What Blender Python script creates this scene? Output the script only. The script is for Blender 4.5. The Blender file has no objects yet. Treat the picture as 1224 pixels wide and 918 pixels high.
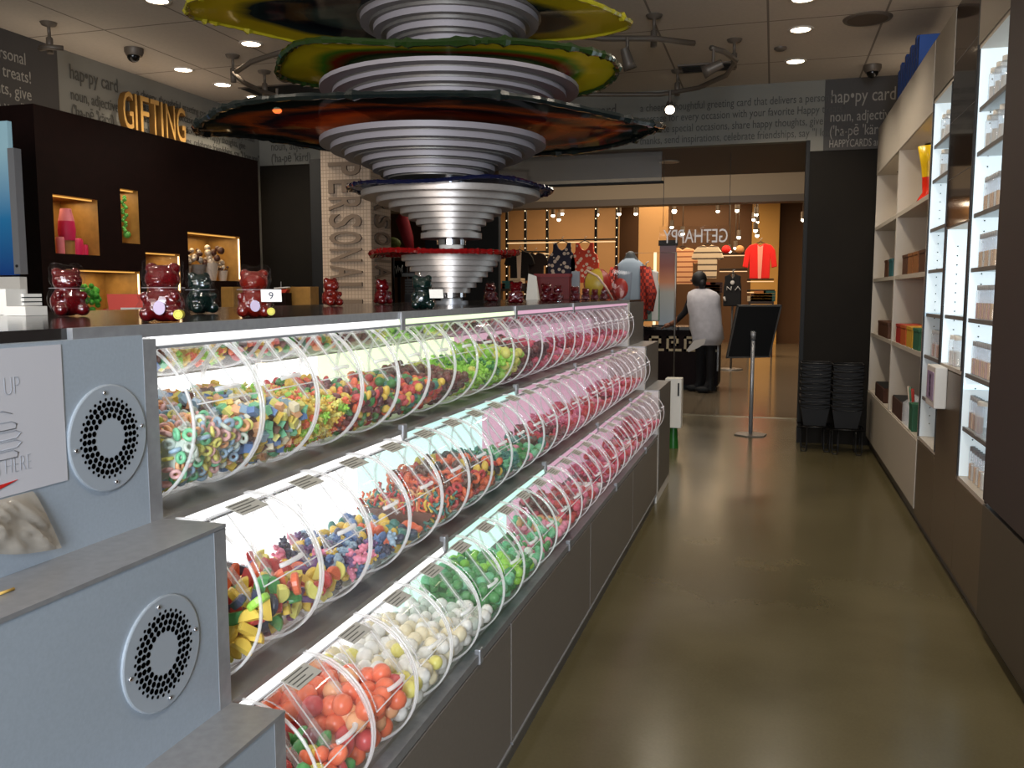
import bpy, bmesh, math, random
from math import pi, sin, cos, radians as R, sqrt, atan2
from mathutils import Vector, Matrix, Euler, noise
random.seed(7)
SC = bpy.context.scene
COL = SC.collection
H = 1.45                       # eye height of the photograph

# ------------------------------------------------------------------ camera
FPX, CX, CY = 1050.0, 612.0, 459.0
th = math.atan2(109.0, FPX)
Zc = Vector((0, cos(th), -sin(th)))
Yc = Vector((312.0, 109.0, FPX)).normalized()
Xc = Zc.cross(Yc).normalized()
if Xc.x < 0: Xc = -Xc
camd = bpy.data.cameras.new('camera'); cam = bpy.data.objects.new('camera', camd); COL.objects.link(cam)
right = Vector((Xc[0], Yc[0], Zc[0])); up = Vector((Xc[1], Yc[1], Zc[1])); fwd = Vector((Xc[2], Yc[2], Zc[2]))
m = Matrix.Identity(4)
for i in range(3):
    m[i][0], m[i][1], m[i][2] = right[i], up[i], -fwd[i]
m[2][3] = H
cam.matrix_world = m
camd.sensor_width = 36; camd.lens = 36 * FPX / 1224; camd.clip_start = .05; camd.clip_end = 200
SC.camera = cam

def ray(px, py):
    return right * (px - CX) + up * (CY - py) + fwd * FPX
def atY(px, py, Y):
    d = ray(px, py); t = Y / d.y
    return Vector((d.x * t, Y, H + d.z * t))
def atX(px, py, X):
    d = ray(px, py); t = X / d.x
    return Vector((X, d.y * t, H + d.z * t))
def atZ(px, py, z):
    d = ray(px, py); t = (z - H) / d.z
    return Vector((d.x * t, d.y * t, z))

# ------------------------------------------------------------------ materials
MATS = {}
def srgb(r, g, b):
    f = lambda c: (c / 255 / 12.92) if c / 255 <= .04045 else ((c / 255 + .055) / 1.055) ** 2.4
    return (f(r), f(g), f(b), 1)
def newmat(name):
    mt = bpy.data.materials.new(name); mt.use_nodes = True
    nt = mt.node_tree; nt.nodes.clear()
    out = nt.nodes.new('ShaderNodeOutputMaterial')
    MATS[name] = mt
    return mt, nt, out
def pm(name, col, rough=.5, metal=0, noise_amt=.0, noise_scale=8, trans=0, emit=None, es=0, coat=0, spec=.5, bump=0, ior=1.45):
    if name in MATS: return MATS[name]
    mt, nt, out = newmat(name)
    p = nt.nodes.new('ShaderNodeBsdfPrincipled')
    p.inputs['Base Color'].default_value = col
    p.inputs['Roughness'].default_value = rough
    p.inputs['Metallic'].default_value = metal
    p.inputs['Specular IOR Level'].default_value = spec
    p.inputs['IOR'].default_value = ior
    p.inputs['Transmission Weight'].default_value = trans
    p.inputs['Coat Weight'].default_value = coat
    p.inputs['Coat Roughness'].default_value = .05
    if emit: p.inputs['Emission Color'].default_value = emit; p.inputs['Emission Strength'].default_value = es
    if noise_amt or bump:
        tc = nt.nodes.new('ShaderNodeTexCoord'); n = nt.nodes.new('ShaderNodeTexNoise')
        n.inputs['Scale'].default_value = noise_scale; n.inputs['Detail'].default_value = 4
        nt.links.new(tc.outputs['Object'], n.inputs['Vector'])
        if noise_amt:
            r = nt.nodes.new('ShaderNodeValToRGB')
            c = Vector(col[:3])
            r.color_ramp.elements[0].position = .3; r.color_ramp.elements[1].position = .7
            r.color_ramp.elements[0].color = (*(c * (1 - noise_amt)), 1)
            r.color_ramp.elements[1].color = (*(c * (1 + noise_amt)), 1)
            nt.links.new(n.outputs['Fac'], r.inputs['Fac']); nt.links.new(r.outputs['Color'], p.inputs['Base Color'])
        if bump:
            b = nt.nodes.new('ShaderNodeBump'); b.inputs['Strength'].default_value = bump; b.inputs['Distance'].default_value = .02
            nt.links.new(n.outputs['Fac'], b.inputs['Height']); nt.links.new(b.outputs['Normal'], p.inputs['Normal'])
    nt.links.new(p.outputs[0], out.inputs[0])
    return mt
def em(name, col, s):
    if name in MATS: return MATS[name]
    mt, nt, out = newmat(name)
    e = nt.nodes.new('ShaderNodeEmission'); e.inputs[0].default_value = col; e.inputs[1].default_value = s
    nt.links.new(e.outputs[0], out.inputs[0])
    return mt
def acrylic(name, tint=(1, 1, 1, 1), refl=.06, haze=0.0, rough=.03, edge=.35, glow=0, hc=(.9, .9, .9, 1)):
    """thin clear sheet: mostly see-through, Fresnel gloss, a touch of milky haze"""
    mt, nt, out = newmat(name)
    t = nt.nodes.new('ShaderNodeBsdfTransparent'); t.inputs[0].default_value = tint
    g = nt.nodes.new('ShaderNodeBsdfGlossy'); g.inputs['Roughness'].default_value = rough
    lw = nt.nodes.new('ShaderNodeLayerWeight'); lw.inputs['Blend'].default_value = .5
    pw = nt.nodes.new('ShaderNodeMath'); pw.operation = 'POWER'; pw.inputs[1].default_value = 4.5
    nt.links.new(lw.outputs['Facing'], pw.inputs[0])
    mm = nt.nodes.new('ShaderNodeMath'); mm.operation = 'MULTIPLY_ADD'
    mm.inputs[1].default_value = edge; mm.inputs[2].default_value = refl; mm.use_clamp = True
    nt.links.new(pw.outputs[0], mm.inputs[0])
    mx = nt.nodes.new('ShaderNodeMixShader')
    nt.links.new(mm.outputs[0], mx.inputs[0]); nt.links.new(t.outputs[0], mx.inputs[1]); nt.links.new(g.outputs[0], mx.inputs[2])
    last = mx
    if haze:
        d = nt.nodes.new('ShaderNodeBsdfTranslucent'); d.inputs[0].default_value = hc
        d2 = nt.nodes.new('ShaderNodeBsdfDiffuse'); d2.inputs[0].default_value = hc
        ma = nt.nodes.new('ShaderNodeMixShader'); nt.links.new(d.outputs[0], ma.inputs[1]); nt.links.new(d2.outputs[0], ma.inputs[2])
        m2 = nt.nodes.new('ShaderNodeMixShader'); m2.inputs[0].default_value = haze
        nt.links.new(mx.outputs[0], m2.inputs[1]); nt.links.new(ma.outputs[0], m2.inputs[2]); last = m2
    if glow:
        e = nt.nodes.new('ShaderNodeEmission'); e.inputs[1].default_value = glow
        ad = nt.nodes.new('ShaderNodeAddShader'); nt.links.new(last.outputs[0], ad.inputs[0]); nt.links.new(e.outputs[0], ad.inputs[1]); last = ad
    nt.links.new(last.outputs[0], out.inputs[0])
    return mt

STEEL = pm('brushed_steel', srgb(158, 158, 160), .38, .5, noise_amt=.08, noise_scale=60)
STEEL_D = pm('dark_steel', srgb(112, 108, 104), .42, .5, noise_amt=.08, noise_scale=50)
CHROME = pm('chrome', srgb(205, 205, 210), .08, 1)
PANEL = pm('silver_laminate', srgb(164, 174, 184), .42, .25, noise_amt=.04, noise_scale=200)
VENTP = pm('vent_plate', srgb(172, 180, 188), .4, .3)
BLACK = pm('black_matte', srgb(8, 8, 9), .7)
BLACKG = pm('black_gloss', srgb(10, 9, 9), .2)
WHITE = pm('white_paint', srgb(205, 200, 192), .5)
WHITEC = pm('white_laminate', srgb(184, 174, 160), .42)
COUNTER = pm('counter_stone', srgb(42, 38, 36), .12, 0, noise_amt=.15, noise_scale=30, spec=.6)
CABP = pm('grey_cabinet_panel', srgb(118, 110, 102), .45, .1, noise_amt=.05, noise_scale=120)
DARKWOOD = pm('dark_brown_veneer', srgb(22, 8, 6), .6, spec=.15, noise_amt=.2, noise_scale=14)
WOODL = pm('honey_wood', srgb(152, 112, 54), .5, noise_amt=.16, noise_scale=16)
ACR = acrylic('clear_acrylic', refl=.03, haze=.07)
ACRS = acrylic('clear_acrylic_side', tint=(.985, .985, .985, 1), refl=.004, edge=.12)
ACRH = acrylic('clear_acrylic_edge', refl=.1, haze=.22, glow=.03)  # slight emission added to the edges, weaker than the rims
RIM = acrylic('acrylic_rim_glow', refl=.1, haze=.5, glow=.09)  # emission added to imitate LED light caught in the acrylic edge
CLAM = acrylic('clear_clamshell', tint=(.97, .96, .97, 1), refl=.02, haze=.0, edge=.3)
GLASSP = acrylic('window_glass', refl=.05)
PAPER = pm('white_paper', srgb(220, 216, 208), .7)

# ------------------------------------------------------------------ mesh builder
class MB:
    def __init__(s): s.v = []; s.f = []; s.mi = []; s.mats = []; s.sm = []
    def mat(s, mt):
        if mt not in s.mats: s.mats.append(mt)
        return s.mats.index(mt)
    def add(s, vs, fs, mt, smooth=False, M=None):
        o = len(s.v)
        if M is not None: vs = [M @ Vector(v) for v in vs]
        s.v += [tuple(v) for v in vs]; k = s.mat(mt)
        for f in fs: s.f.append(tuple(i + o for i in f)); s.mi.append(k); s.sm.append(smooth)
        return s
    def box(s, a, b, mt, M=None):
        x0, y0, z0 = a; x1, y1, z1 = b
        vs = [(x0,y0,z0),(x1,y0,z0),(x1,y1,z0),(x0,y1,z0),(x0,y0,z1),(x1,y0,z1),(x1,y1,z1),(x0,y1,z1)]
        return s.add(vs, [(0,3,2,1),(4,5,6,7),(0,1,5,4),(1,2,6,5),(2,3,7,6),(3,0,4,7)], mt, False, M)
    def lathe(s, prof, mt, n=24, M=None, smooth=True, sx=1, sy=1, cap=True):
        vs, fs = [], []
        for r, z in prof:
            for i in range(n): a = 2*pi*i/n; vs.append((r*cos(a)*sx, r*sin(a)*sy, z))
        for j in range(len(prof)-1):
            for i in range(n):
                k = (i+1) % n
                fs.append((j*n+i, j*n+k, (j+1)*n+k, (j+1)*n+i))
        s.add(vs, fs, mt, smooth, M)
        if cap:
            if prof[0][0] > 1e-6: s.add(vs[:n], [tuple(range(n))[::-1]], mt, False, M)
            if prof[-1][0] > 1e-6: s.add(vs[-n:], [tuple(range(n))], mt, False, M)
        return s
    def cyl(s, c, r, h, mt, n=20, M=None, r2=None, smooth=True):
        T = Matrix.Translation(c)
        if M is not None: T = M @ T
        r2 = r if r2 is None else r2
        b = min(.12*h, .12*r)
        # separate rings keep the edges crisp
        s.lathe([(r, 0), (r2, h)], mt, n, T, smooth)
        return s
    def tube(s, pts, r, mt, n=8, closed=False, smooth=True):
        pts = [Vector(p) for p in pts]; vs, fs = [], []
        N = len(pts); up0 = None
        for i, p in enumerate(pts):
            a = pts[i-1] if (i or closed) else p; b = pts[(i+1) % N] if (i < N-1 or closed) else p
            t = (b-a).normalized()
            if up0 is None:
                up0 = Vector((0,0,1)) if abs(t.z) < .9 else Vector((1,0,0))
            sd = t.cross(up0)
            if sd.length < 1e-4: sd = t.cross(Vector((.3,.9,.2)))
            sd.normalize(); u = sd.cross(t).normalized(); up0 = u
            rr = r[i] if isinstance(r, (list, tuple)) else r
            for k in range(n):
                an = 2*pi*k/n; vs.append(p + sd*cos(an)*rr + u*sin(an)*rr)
        for j in range(N if closed else N-1):
            for k in range(n):
                k2 = (k+1) % n; j2 = (j+1) % N
                fs.append((j*n+k, j*n+k2, j2*n+k2, j2*n+k))
        if not closed: fs.append(tuple(range(n))[::-1]); fs.append(tuple((N-1)*n+k for k in range(n)))
        return s.add(vs, fs, mt, smooth)
    def prism(s, poly, d0, d1, mt, M=None, smooth=False):
        """outline in (x, z), pushed along y from d0 to d1"""
        n = len(poly)
        vs = [(x, d0, z) for x, z in poly] + [(x, d1, z) for x, z in poly]
        fs = [tuple(range(n)), tuple(range(n, 2*n))[::-1]] + [(i, i+n, (i+1) % n + n, (i+1) % n) for i in range(n)]
        return s.add(vs, fs, mt, smooth, M)
    def ball(s, c, r, mt, seg=14, rings=9, sc=(1,1,1), M=None):
        vs, fs = [(0,0,1)], []
        for j in range(1, rings):
            p = pi*j/rings
            for i in range(seg): a = 2*pi*i/seg; vs.append((sin(p)*cos(a), sin(p)*sin(a), cos(p)))
        vs.append((0,0,-1)); L = len(vs)-1
        for i in range(seg):
            k = (i+1) % seg
            fs.append((0, 1+i, 1+k)); fs.append((L, L-seg+k, L-seg+i))
            for j in range(rings-2): a = 1+j*seg; fs.append((a+i, a+seg+i, a+seg+k, a+k))
        vs = [(c[0]+x*r*sc[0], c[1]+y*r*sc[1], c[2]+z*r*sc[2]) for x, y, z in vs]
        return s.add(vs, fs, mt, True, M)
    def mesh(s, name):
        me = bpy.data.meshes.new(name); me.from_pydata(s.v, [], s.f)
        for mt in s.mats: me.materials.append(mt)
        me.polygons.foreach_set('material_index', s.mi); me.polygons.foreach_set('use_smooth', s.sm)
        me.update(); return me
    def build(s, name, parent=None, bevel=0, **kw):
        o = bpy.data.objects.new(name, s.mesh(name)); COL.objects.link(o)
        if parent: o.parent = parent
        if bevel:
            b = o.modifiers.new('bevel', 'BEVEL'); b.width = bevel; b.segments = 2; b.limit_method = 'ANGLE'
        tag(o, **kw); return o
def tag(o, label=None, cat=None, group=None, kind=None):
    if label: o['label'] = label
    if cat: o['category'] = cat
    if group: o['group'] = group
    if kind: o['kind'] = kind
    return o
def empty(name, loc, label, cat, group=None, rz=0):
    o = bpy.data.objects.new(name, None); COL.objects.link(o); o.location = loc; o.rotation_euler = (0, 0, rz)
    o.empty_display_size = .05
    return tag(o, label, cat, group)
def copy_tree(o, parent=None):
    c = o.copy(); COL.objects.link(c)
    if parent: c.parent = parent
    for ch in list(o.children): copy_tree(ch, c)
    return c
def inst(name, me, loc=(0,0,0), rot=(0,0,0), parent=None, scale=None, **kw):
    o = bpy.data.objects.new(name, me); COL.objects.link(o); o.location = loc; o.rotation_euler = rot
    if scale: o.scale = scale
    if parent: o.parent = parent
    return tag(o, **kw)
def evaluated(o, name):
    dg = bpy.context.evaluated_depsgraph_get(); dg.update()
    me = bpy.data.meshes.new_from_object(o.evaluated_get(dg)); me.name = name
    return me
def text_mesh(body, size, mt, extrude=.001, xs=1.0, align='LEFT', spacing=1.0, bevel=0, offset=0):
    cu = bpy.data.curves.new('lettering', 'FONT'); cu.body = body; cu.size = size; cu.extrude = extrude
    cu.align_x = align; cu.space_character = spacing; cu.resolution_u = 3; cu.bevel_depth = bevel; cu.offset = offset
    o = bpy.data.objects.new('lettering', cu); COL.objects.link(o)
    me = evaluated(o, 'lettering')
    bpy.data.objects.remove(o); bpy.data.curves.remove(cu)
    for v in me.vertices: v.co.x *= xs
    me.materials.clear(); me.materials.append(mt)
    return me
FACE_Y = Matrix.Rotation(pi/2, 4, 'X')                     # lettering that faces -Y and reads along +X
FACE_X = Matrix.Rotation(pi/2, 4, 'Z') @ FACE_Y             # lettering that faces +X and reads along +Y
def put_text(name, body, size, mt, loc, face, parent=None, rot=0, local=False, **kw):
    tk = {k: kw.pop(k) for k in ('extrude','xs','align','spacing','bevel','offset') if k in kw}
    me = text_mesh(body, size, mt, **tk)
    o = bpy.data.objects.new(name, me); COL.objects.link(o)
    Mx = Matrix.Translation(loc) @ face @ Matrix.Rotation(rot, 4, 'Z')
    if parent: o.parent = parent
    o.matrix_local = Mx if not parent or local else parent.matrix_basis.inverted() @ Mx
    return tag(o, **kw)

# ================================================================== ROOM SHELL
CEIL, YB, XL, XR = 3.42, 8.9, -5.6, 1.27
def floor_mat():
    mt, nt, out = newmat('polished_concrete')
    p = nt.nodes.new('ShaderNodeBsdfPrincipled'); tc = nt.nodes.new('ShaderNodeTexCoord')
    n1 = nt.nodes.new('ShaderNodeTexNoise'); n1.inputs['Scale'].default_value = 1.3; n1.inputs['Detail'].default_value = 6
    n2 = nt.nodes.new('ShaderNodeTexNoise'); n2.inputs['Scale'].default_value = 90; n2.inputs['Detail'].default_value = 2
    mx = nt.nodes.new('ShaderNodeMath'); mx.operation = 'MULTIPLY_ADD'; mx.inputs[1].default_value = .25
    r = nt.nodes.new('ShaderNodeValToRGB')
    r.color_ramp.elements[0].position = .35; r.color_ramp.elements[0].color = srgb(78, 70, 47)
    r.color_ramp.elements[1].position = .85; r.color_ramp.elements[1].color = srgb(98, 89, 62)
    r2 = nt.nodes.new('ShaderNodeMapRange'); r2.inputs[3].default_value = .16; r2.inputs[4].default_value = .3
    L = nt.links.new
    L(tc.outputs['Object'], n1.inputs['Vector']); L(tc.outputs['Object'], n2.inputs['Vector'])
    L(n2.outputs['Fac'], mx.inputs[0]); L(n1.outputs['Fac'], mx.inputs[2]); L(mx.outputs[0], r.inputs['Fac'])
    L(r.outputs['Color'], p.inputs['Base Color']); L(n1.outputs['Fac'], r2.inputs[0]); L(r2.outputs[0], p.inputs['Roughness'])
    p.inputs['Specular IOR Level'].default_value = .45
    L(p.outputs[0], out.inputs[0]); return mt
def grid_mat(name, base, line, sx, sy, w, rough=.8, ox=0, oy=0, nscale=40):
    """tiles with thin joints, from object coordinates"""
    mt, nt, out = newmat(name)
    p = nt.nodes.new('ShaderNodeBsdfPrincipled'); tc = nt.nodes.new('ShaderNodeTexCoord'); sp = nt.nodes.new('ShaderNodeSeparateXYZ')
    L = nt.links.new; L(tc.outputs['Object'], sp.inputs[0])
    outs = []
    for ax, s_, o_ in ((0, sx, ox), (1, sy, oy)):
        a = nt.nodes.new('ShaderNodeMath'); a.operation = 'ADD'; a.inputs[1].default_value = 100*s_ + o_
        d = nt.nodes.new('ShaderNodeMath'); d.operation = 'MODULO'; d.inputs[1].default_value = s_
        c = nt.nodes.new('ShaderNodeMath'); c.operation = 'LESS_THAN'; c.inputs[1].default_value = w
        L(sp.outputs[ax], a.inputs[0]); L(a.outputs[0], d.inputs[0]); L(d.outputs[0], c.inputs[0]); outs.append(c)
    mxx = nt.nodes.new('ShaderNodeMath'); mxx.operation = 'MAXIMUM'; L(outs[0].outputs[0], mxx.inputs[0]); L(outs[1].outputs[0], mxx.inputs[1])
    n = nt.nodes.new('ShaderNodeTexNoise'); n.inputs['Scale'].default_value = nscale; L(tc.outputs['Object'], n.inputs['Vector'])
    r = nt.nodes.new('ShaderNodeValToRGB'); c = Vector(base[:3])
    r.color_ramp.elements[0].color = (*(c*.9), 1); r.color_ramp.elements[1].color = (*(c*1.08), 1)
    L(n.outputs['Fac'], r.inputs['Fac'])
    m_ = nt.nodes.new('ShaderNodeMix'); m_.data_type = 'RGBA'; L(mxx.outputs[0], m_.inputs[0]); L(r.outputs['Color'], m_.inputs[6]); m_.inputs[7].default_value = line
    L(m_.outputs[2], p.inputs['Base Color']); p.inputs['Roughness'].default_value = rough
    L(p.outputs[0], out.inputs[0]); return mt
FLOOR = floor_mat()
CEILM = grid_mat('ceiling_tiles', srgb(186, 175, 162), srgb(120, 110, 100), .8, 1.2, .016, .9, .1, .3)
MALLF = grid_mat('mall_tiles', srgb(112, 100, 82), srgb(70, 62, 50), .9, .9, .012, .14)
WALLG = pm('grey_wall', srgb(118, 115, 106), .8, noise_amt=.04, noise_scale=3)
WALLD = pm('charcoal_wall', srgb(62, 58, 55), .7, noise_amt=.05, noise_scale=5)
WALLB = pm('dark_olive_panel', srgb(26, 22, 17), .7, spec=.15, noise_amt=.08, noise_scale=5)
TXTD = pm('dark_lettering', srgb(70, 67, 61), .7)
TXTL = pm('light_lettering', srgb(138, 132, 122), .7)
def struct(mb, name, parent=None, **kw): return mb.build(name, parent, kind=kw.pop('kind', 'structure' if not parent else None), **kw)

struct(MB().box((XL, -4, -.1), (XR, 10.6, 0), FLOOR), 'floor')
struct(MB().box((-12, 10.6, -.1), (8, 30, 0), MALLF), 'floor_mall')
struct(MB().box((XL, 10.56, 0), (XR, 10.62, .004), pm('threshold', srgb(120, 112, 92), .3, .5)), 'trim_threshold')
struct(MB().box((XL, -4, CEIL), (XR, YB, CEIL+.1), CEILM), 'ceiling')
wl = struct(MB().box((XL-.1, -4, 0), (XL, YB, CEIL), WALLG), 'wall_left')
struct(MB().box((XR, -4, 0), (XR+.1, YB, CEIL), WALLD), 'wall_right')
struct(MB().box((XL, -4.1, 0), (XR, -4, CEIL), WALLD), 'wall_rear')
BH = 2.874
wb = struct(MB().box((XL, YB, BH), (XR, YB+.12, CEIL), WALLG), 'wall_back')
struct(MB().box((XL, YB, 0), (-4.6, YB+.12, BH), WALLB), 'wall_back_left')
struct(MB().box((.29, YB, 0), (XR, YB+.12, 2.775), WALLB), 'wall_back_right')
MB().box((.296, YB, 2.775), (XR, YB+.12, BH), WALLG).build('bulkhead_drop', wb)
struct(MB().box((.26, YB-.02, 0), (.295, YB+.16, BH), BLACK), 'trim_opening')
struct(MB().box((-4.72, 8.45, 0), (-4.5, YB, 2.85), BLACK), 'trim_pillar')
# painted blocks on the bulkheads and their lettering
def blk(name, a, b, mt, parent): MB().box(a, b, mt).build(name, parent)
blk('dark_text_block', (.41, YB-.006, 2.775), (XR, YB, CEIL), WALLD, wb)
blk('dark_text_block', (-2.95, YB-.006, BH), (-2.12, YB, CEIL), WALLD, wb)
blk('dark_text_block', (XL, 2.5, BH-.2), (XL+.006, 5.98, CEIL), WALLD, wl)
LINES = ['a cheery, thoughtful greeting card that delivers a personal', 'message for every occasion with your favorite Happy treats!',
         'celebrate special occasions, share happy thoughts, give', 'thanks, send inspirations, celebrate friendships, say "I love you"']
def definition(parent, face, P, par, mt, small=False):
    """one dictionary entry: big word at the left, paragraph at the right; P(u, z) gives a wall point"""
    for body, u, z, sz, xs in (('hap\u2022py card', 0, 3.205, .17, .70), ('noun, adjective', 0, 3.035, .135, .68),
                               ("('ha-p\u0113 'k\u00e4rd)", 0, 2.905, .135, .68)):
        put_text('lettering', body, sz, mt, P(u, z), face, parent, xs=xs)
    if par:
        for i, ln in enumerate(LINES):
            put_text('lettering', ln, .105, mt, P(.8, 3.225-.105*i), face, parent, xs=.74)
        if small: put_text('lettering', 'HAPPYCARDS are', .10, mt, P(0, 2.80), face, parent, xs=.6)
Pb = lambda u0: (lambda u, z: (u0+u, YB-.008, z))
definition(wb, FACE_Y, Pb(-2.13+.02), True, TXTD)
definition(wb, FACE_Y, Pb(.46), True, TXTL, True)
for i, ln in enumerate([l[-24:] for l in LINES]):
    put_text('lettering', ln, .105, TXTL, (-2.93, YB-.008, 3.225-.105*i), FACE_Y, wb, xs=.6)
definition(wb, FACE_Y, Pb(-5.45), True, TXTD)
Pl = lambda u0: (lambda u, z: (XL+.008, u0+u, z))
definition(wl, FACE_X, Pl(6.1), True, TXTD)
for i, ln in enumerate([l[-38:] for l in LINES]):
    put_text('lettering', ln, .13, TXTL, (XL+.008, 4.1, 3.2-.13*i), FACE_X, wl, xs=.8)
# storefront vestibule, transom and the mall beyond
SOFF = pm('vestibule_soffit', srgb(52, 38, 30), .6)
struct(MB().box((-4.6, YB+.12, BH), (XR, 11.15, BH+.1), SOFF), 'ceiling_vestibule')
tr = struct(MB().box((-2.85, 9.15, 2.58), (-1.12, 9.17, BH), GLASSP).box((-2.87, 9.12, 2.56), (-1.1, 9.2, 2.58), BLACK), 'window_1')
TRM = acrylic('transom_glass', tint=(.8, .84, .86, 1), refl=.12, haze=.12)
tr.data.materials[0] = TRM
BEIGE = pm('mall_header', srgb(150, 134, 112), .8)
struct(MB().box((-12, 18, 3.33), (6, 18.3, 5), BEIGE), 'wall_mall_header')
struct(MB().box((-12, 17.9, 3.2), (6, 18.32, 3.33), pm('header_band', srgb(92, 80, 68), .6)), 'trim_mall_header')
struct(MB().box((-12, 11.2, 4.8), (8, 18.1, 4.9), BEIGE), 'ceiling_mall')
struct(MB().box((-12, 18.3, 4.2), (8, 30, 4.3), pm('shop_ceiling', srgb(84, 62, 42), .8)), 'ceiling_shop_opposite')
TAN = pm('tan_wall', srgb(150, 114, 74), .7, noise_amt=.05, noise_scale=2)
struct(MB().box((-12, 26.5, 0), (3, 26.6, 4.2), pm('shop_back_wall', srgb(92, 64, 40), .7)), 'wall_shop_back')
struct(MB().box((-9, 24, 0), (-4.06, 24.1, 4.2), TAN), 'wall_shop_panel')
struct(MB().box((-.62, 26, 0), (.12, 26.45, 4.2), pm('ochre_column', srgb(205, 158, 84), .6)), 'column_shop')
struct(MB().box((-3.6, 24.5, 0), (-2.85, 25, 4.2), pm('tan_column', srgb(190, 148, 98), .6)), 'column_shop_rear')
struct(MB().box((-9, 9.0, 0), (-4.72, 9.15, 5), WALLB), 'wall_storefront_left')
struct(MB().box((XR, 9.02, 0), (6, 9.15, 5), WALLB), 'wall_storefront_right')

# ================================================================== CANDY COUNTER
# cross-section: three steps; each step's face, tread height and bin centre
FX = [-.945, -.828, -.73]; TZ = [1.084, .786, .483]; TOPZ = 1.40
BX = [-1.045, -.93, -.83]; BZ = [1.232, .934, .634]; BR = .143
Y0, PITCH, NB, YE = 1.215, .2075, 23, 6.0
ROWN = ['top', 'middle', 'bottom']
ct = empty('counter_top', (-1.4, 3.5, 1.385), 'long dark glossy counter top with steel front edge carrying the giant gummy bears', 'counter')
T = Matrix.Translation((1.4, -3.5, -1.385))
MB().box((-1.86, .2, 1.384), (-.962, 6.75, TOPZ), COUNTER, T).build('slab', ct)
MB().box((-.962, 1.02, 1.380), (-.952, 6.1, TOPZ), STEEL, T).build('front_edge', ct, label='brushed steel front edge')
for y in (2.18, 3.27, 4.3):
    MB().box((-.953, y-.012, 1.35), (-.947, y+.012, 1.398), STEEL, T).build('joint_tab', ct, label='small steel tab over a joint')
# near stepped end cabinet with the two round vents
ec = empty('stepped_end_cabinet', (-1.0, .7, 0), 'silver stepped end cabinet with two round perforated vents, steel edged', 'cabinet')
T = Matrix.Translation((1.0, -.7, 0))
YA, YN = .25, 1.185
zt = [1.384, TZ[0], TZ[1]]; zb = [TZ[0], TZ[1], .06]
for i in range(3):
    MB().box((-1.55, YA, zb[i]), (FX[i], YN-.03, zt[i]-(.006 if i else 0)), PANEL, T).build('face_panel', ec)
    MB().box((-1.55 if i == 0 else FX[i]-.14, YN-.03, zb[i]), (FX[i]+.001, YN, zt[i]-.007), STEEL, T).build('corner_trim', ec, label='brushed steel corner trim')
    if i:
        MB().box((FX[i-1]-.02, YA, zt[i]-.006), (FX[i]+.002, YN, zt[i]), STEEL, T).build('step_cap', ec, label='brushed steel step cap')
MB().box((-1.5, YA, 0), (FX[2]-.03, YN, .06), BLACK, T).build('kick_plate', ec)
def vent(cy, cz, x, r):
    b = MB(); Mx = Matrix.Translation((x+1.0, cy-.7, cz)) @ Matrix.Rotation(pi/2, 4, 'Y')
    b.lathe([(r, -.001), (r, .003), (r-.002, .004), (.0, .004)], VENTP, 48, Mx, False)
    for ring, (rad, n, hr) in enumerate(((.42, 20, .054), (.53, 26, .054), (.64, 32, .054), (.73, 32, .032))):
        for k in range(n):
            a = 2*pi*(k+.5*(ring % 2))/n
            b.lathe([(hr*r, 0), (.0, 0)], BLACK, 8, Mx @ Matrix.Translation((rad*r*cos(a), rad*r*sin(a), .0046)), False)
    v = b.build('vent_plate', ec, label='round perforated vent plate')
    for k in range(4):
        a = k*pi/2 + .12
        MB().ball((.86*r*cos(a), .86*r*sin(a), .005), .0035, CHROME, 10, 6, (1, 1, .7), Mx).build('screw', v)
vent(1.071, 1.235, FX[0], .08); vent(1.024, .935, FX[1], .083)
# paper notice and the plastic bag in its slot
nt_ = empty('bag_notice', (FX[0], .88, 1.18), 'white paper notice with outlined hand beside the upper vent', 'notice')
T = Matrix.Translation((-FX[0], -.88, -1.18))
PAP2 = pm('notice_paper', srgb(186, 184, 188), .55)
MB().box((FX[0]+.0004, .62, 1.188), (FX[0]+.0018, .988, 1.379), PAP2, T).build('sheet', nt_)
INK = pm('grey_ink', srgb(156, 160, 168), .7)
for body, y, z, s in (('PICK UP', .835, 1.318, .036), ('BAGS HERE', .79, 1.216, .032)):
    put_text('lettering', body, s, INK, (FX[0]+.0022, {'PICK UP': .915, 'BAGS HERE': .928}[body], z), FACE_X, nt_, extrude=.0002, xs=.6, align='RIGHT', offset=-.0012)
b = MB()
def line3(pts, r): b.tube([(FX[0]+.0024-FX[0], y-.88, z-1.18) for y, z in pts], r, INK, 4)
for i in range(4):       # outlined hand: four stacked fingers
    z = 1.284-.0125*i
    line3([(.83, z), (.898+.006*(i in (1, 2)), z), (.906+.006*(i in (1, 2)), z-.004), (.904, z-.010), (.83, z-.0115)], .0005)
line3([(.83, 1.293), (.885, 1.299), (.9, 1.294)], .0005)
b.build('hand_outline', nt_)
MB().prism([(-.06, 1.186-1.18), (.026, 1.2065-1.18), (-.06, 1.201-1.18)], -.0006, .0006, pm('red_ink', srgb(190, 30, 24), .6), Matrix.Translation((.0026, .876-.88, 0)) @ Matrix.Rotation(pi/2, 4, 'Z')).build('red_arrow', nt_, label='red arrow')
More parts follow.
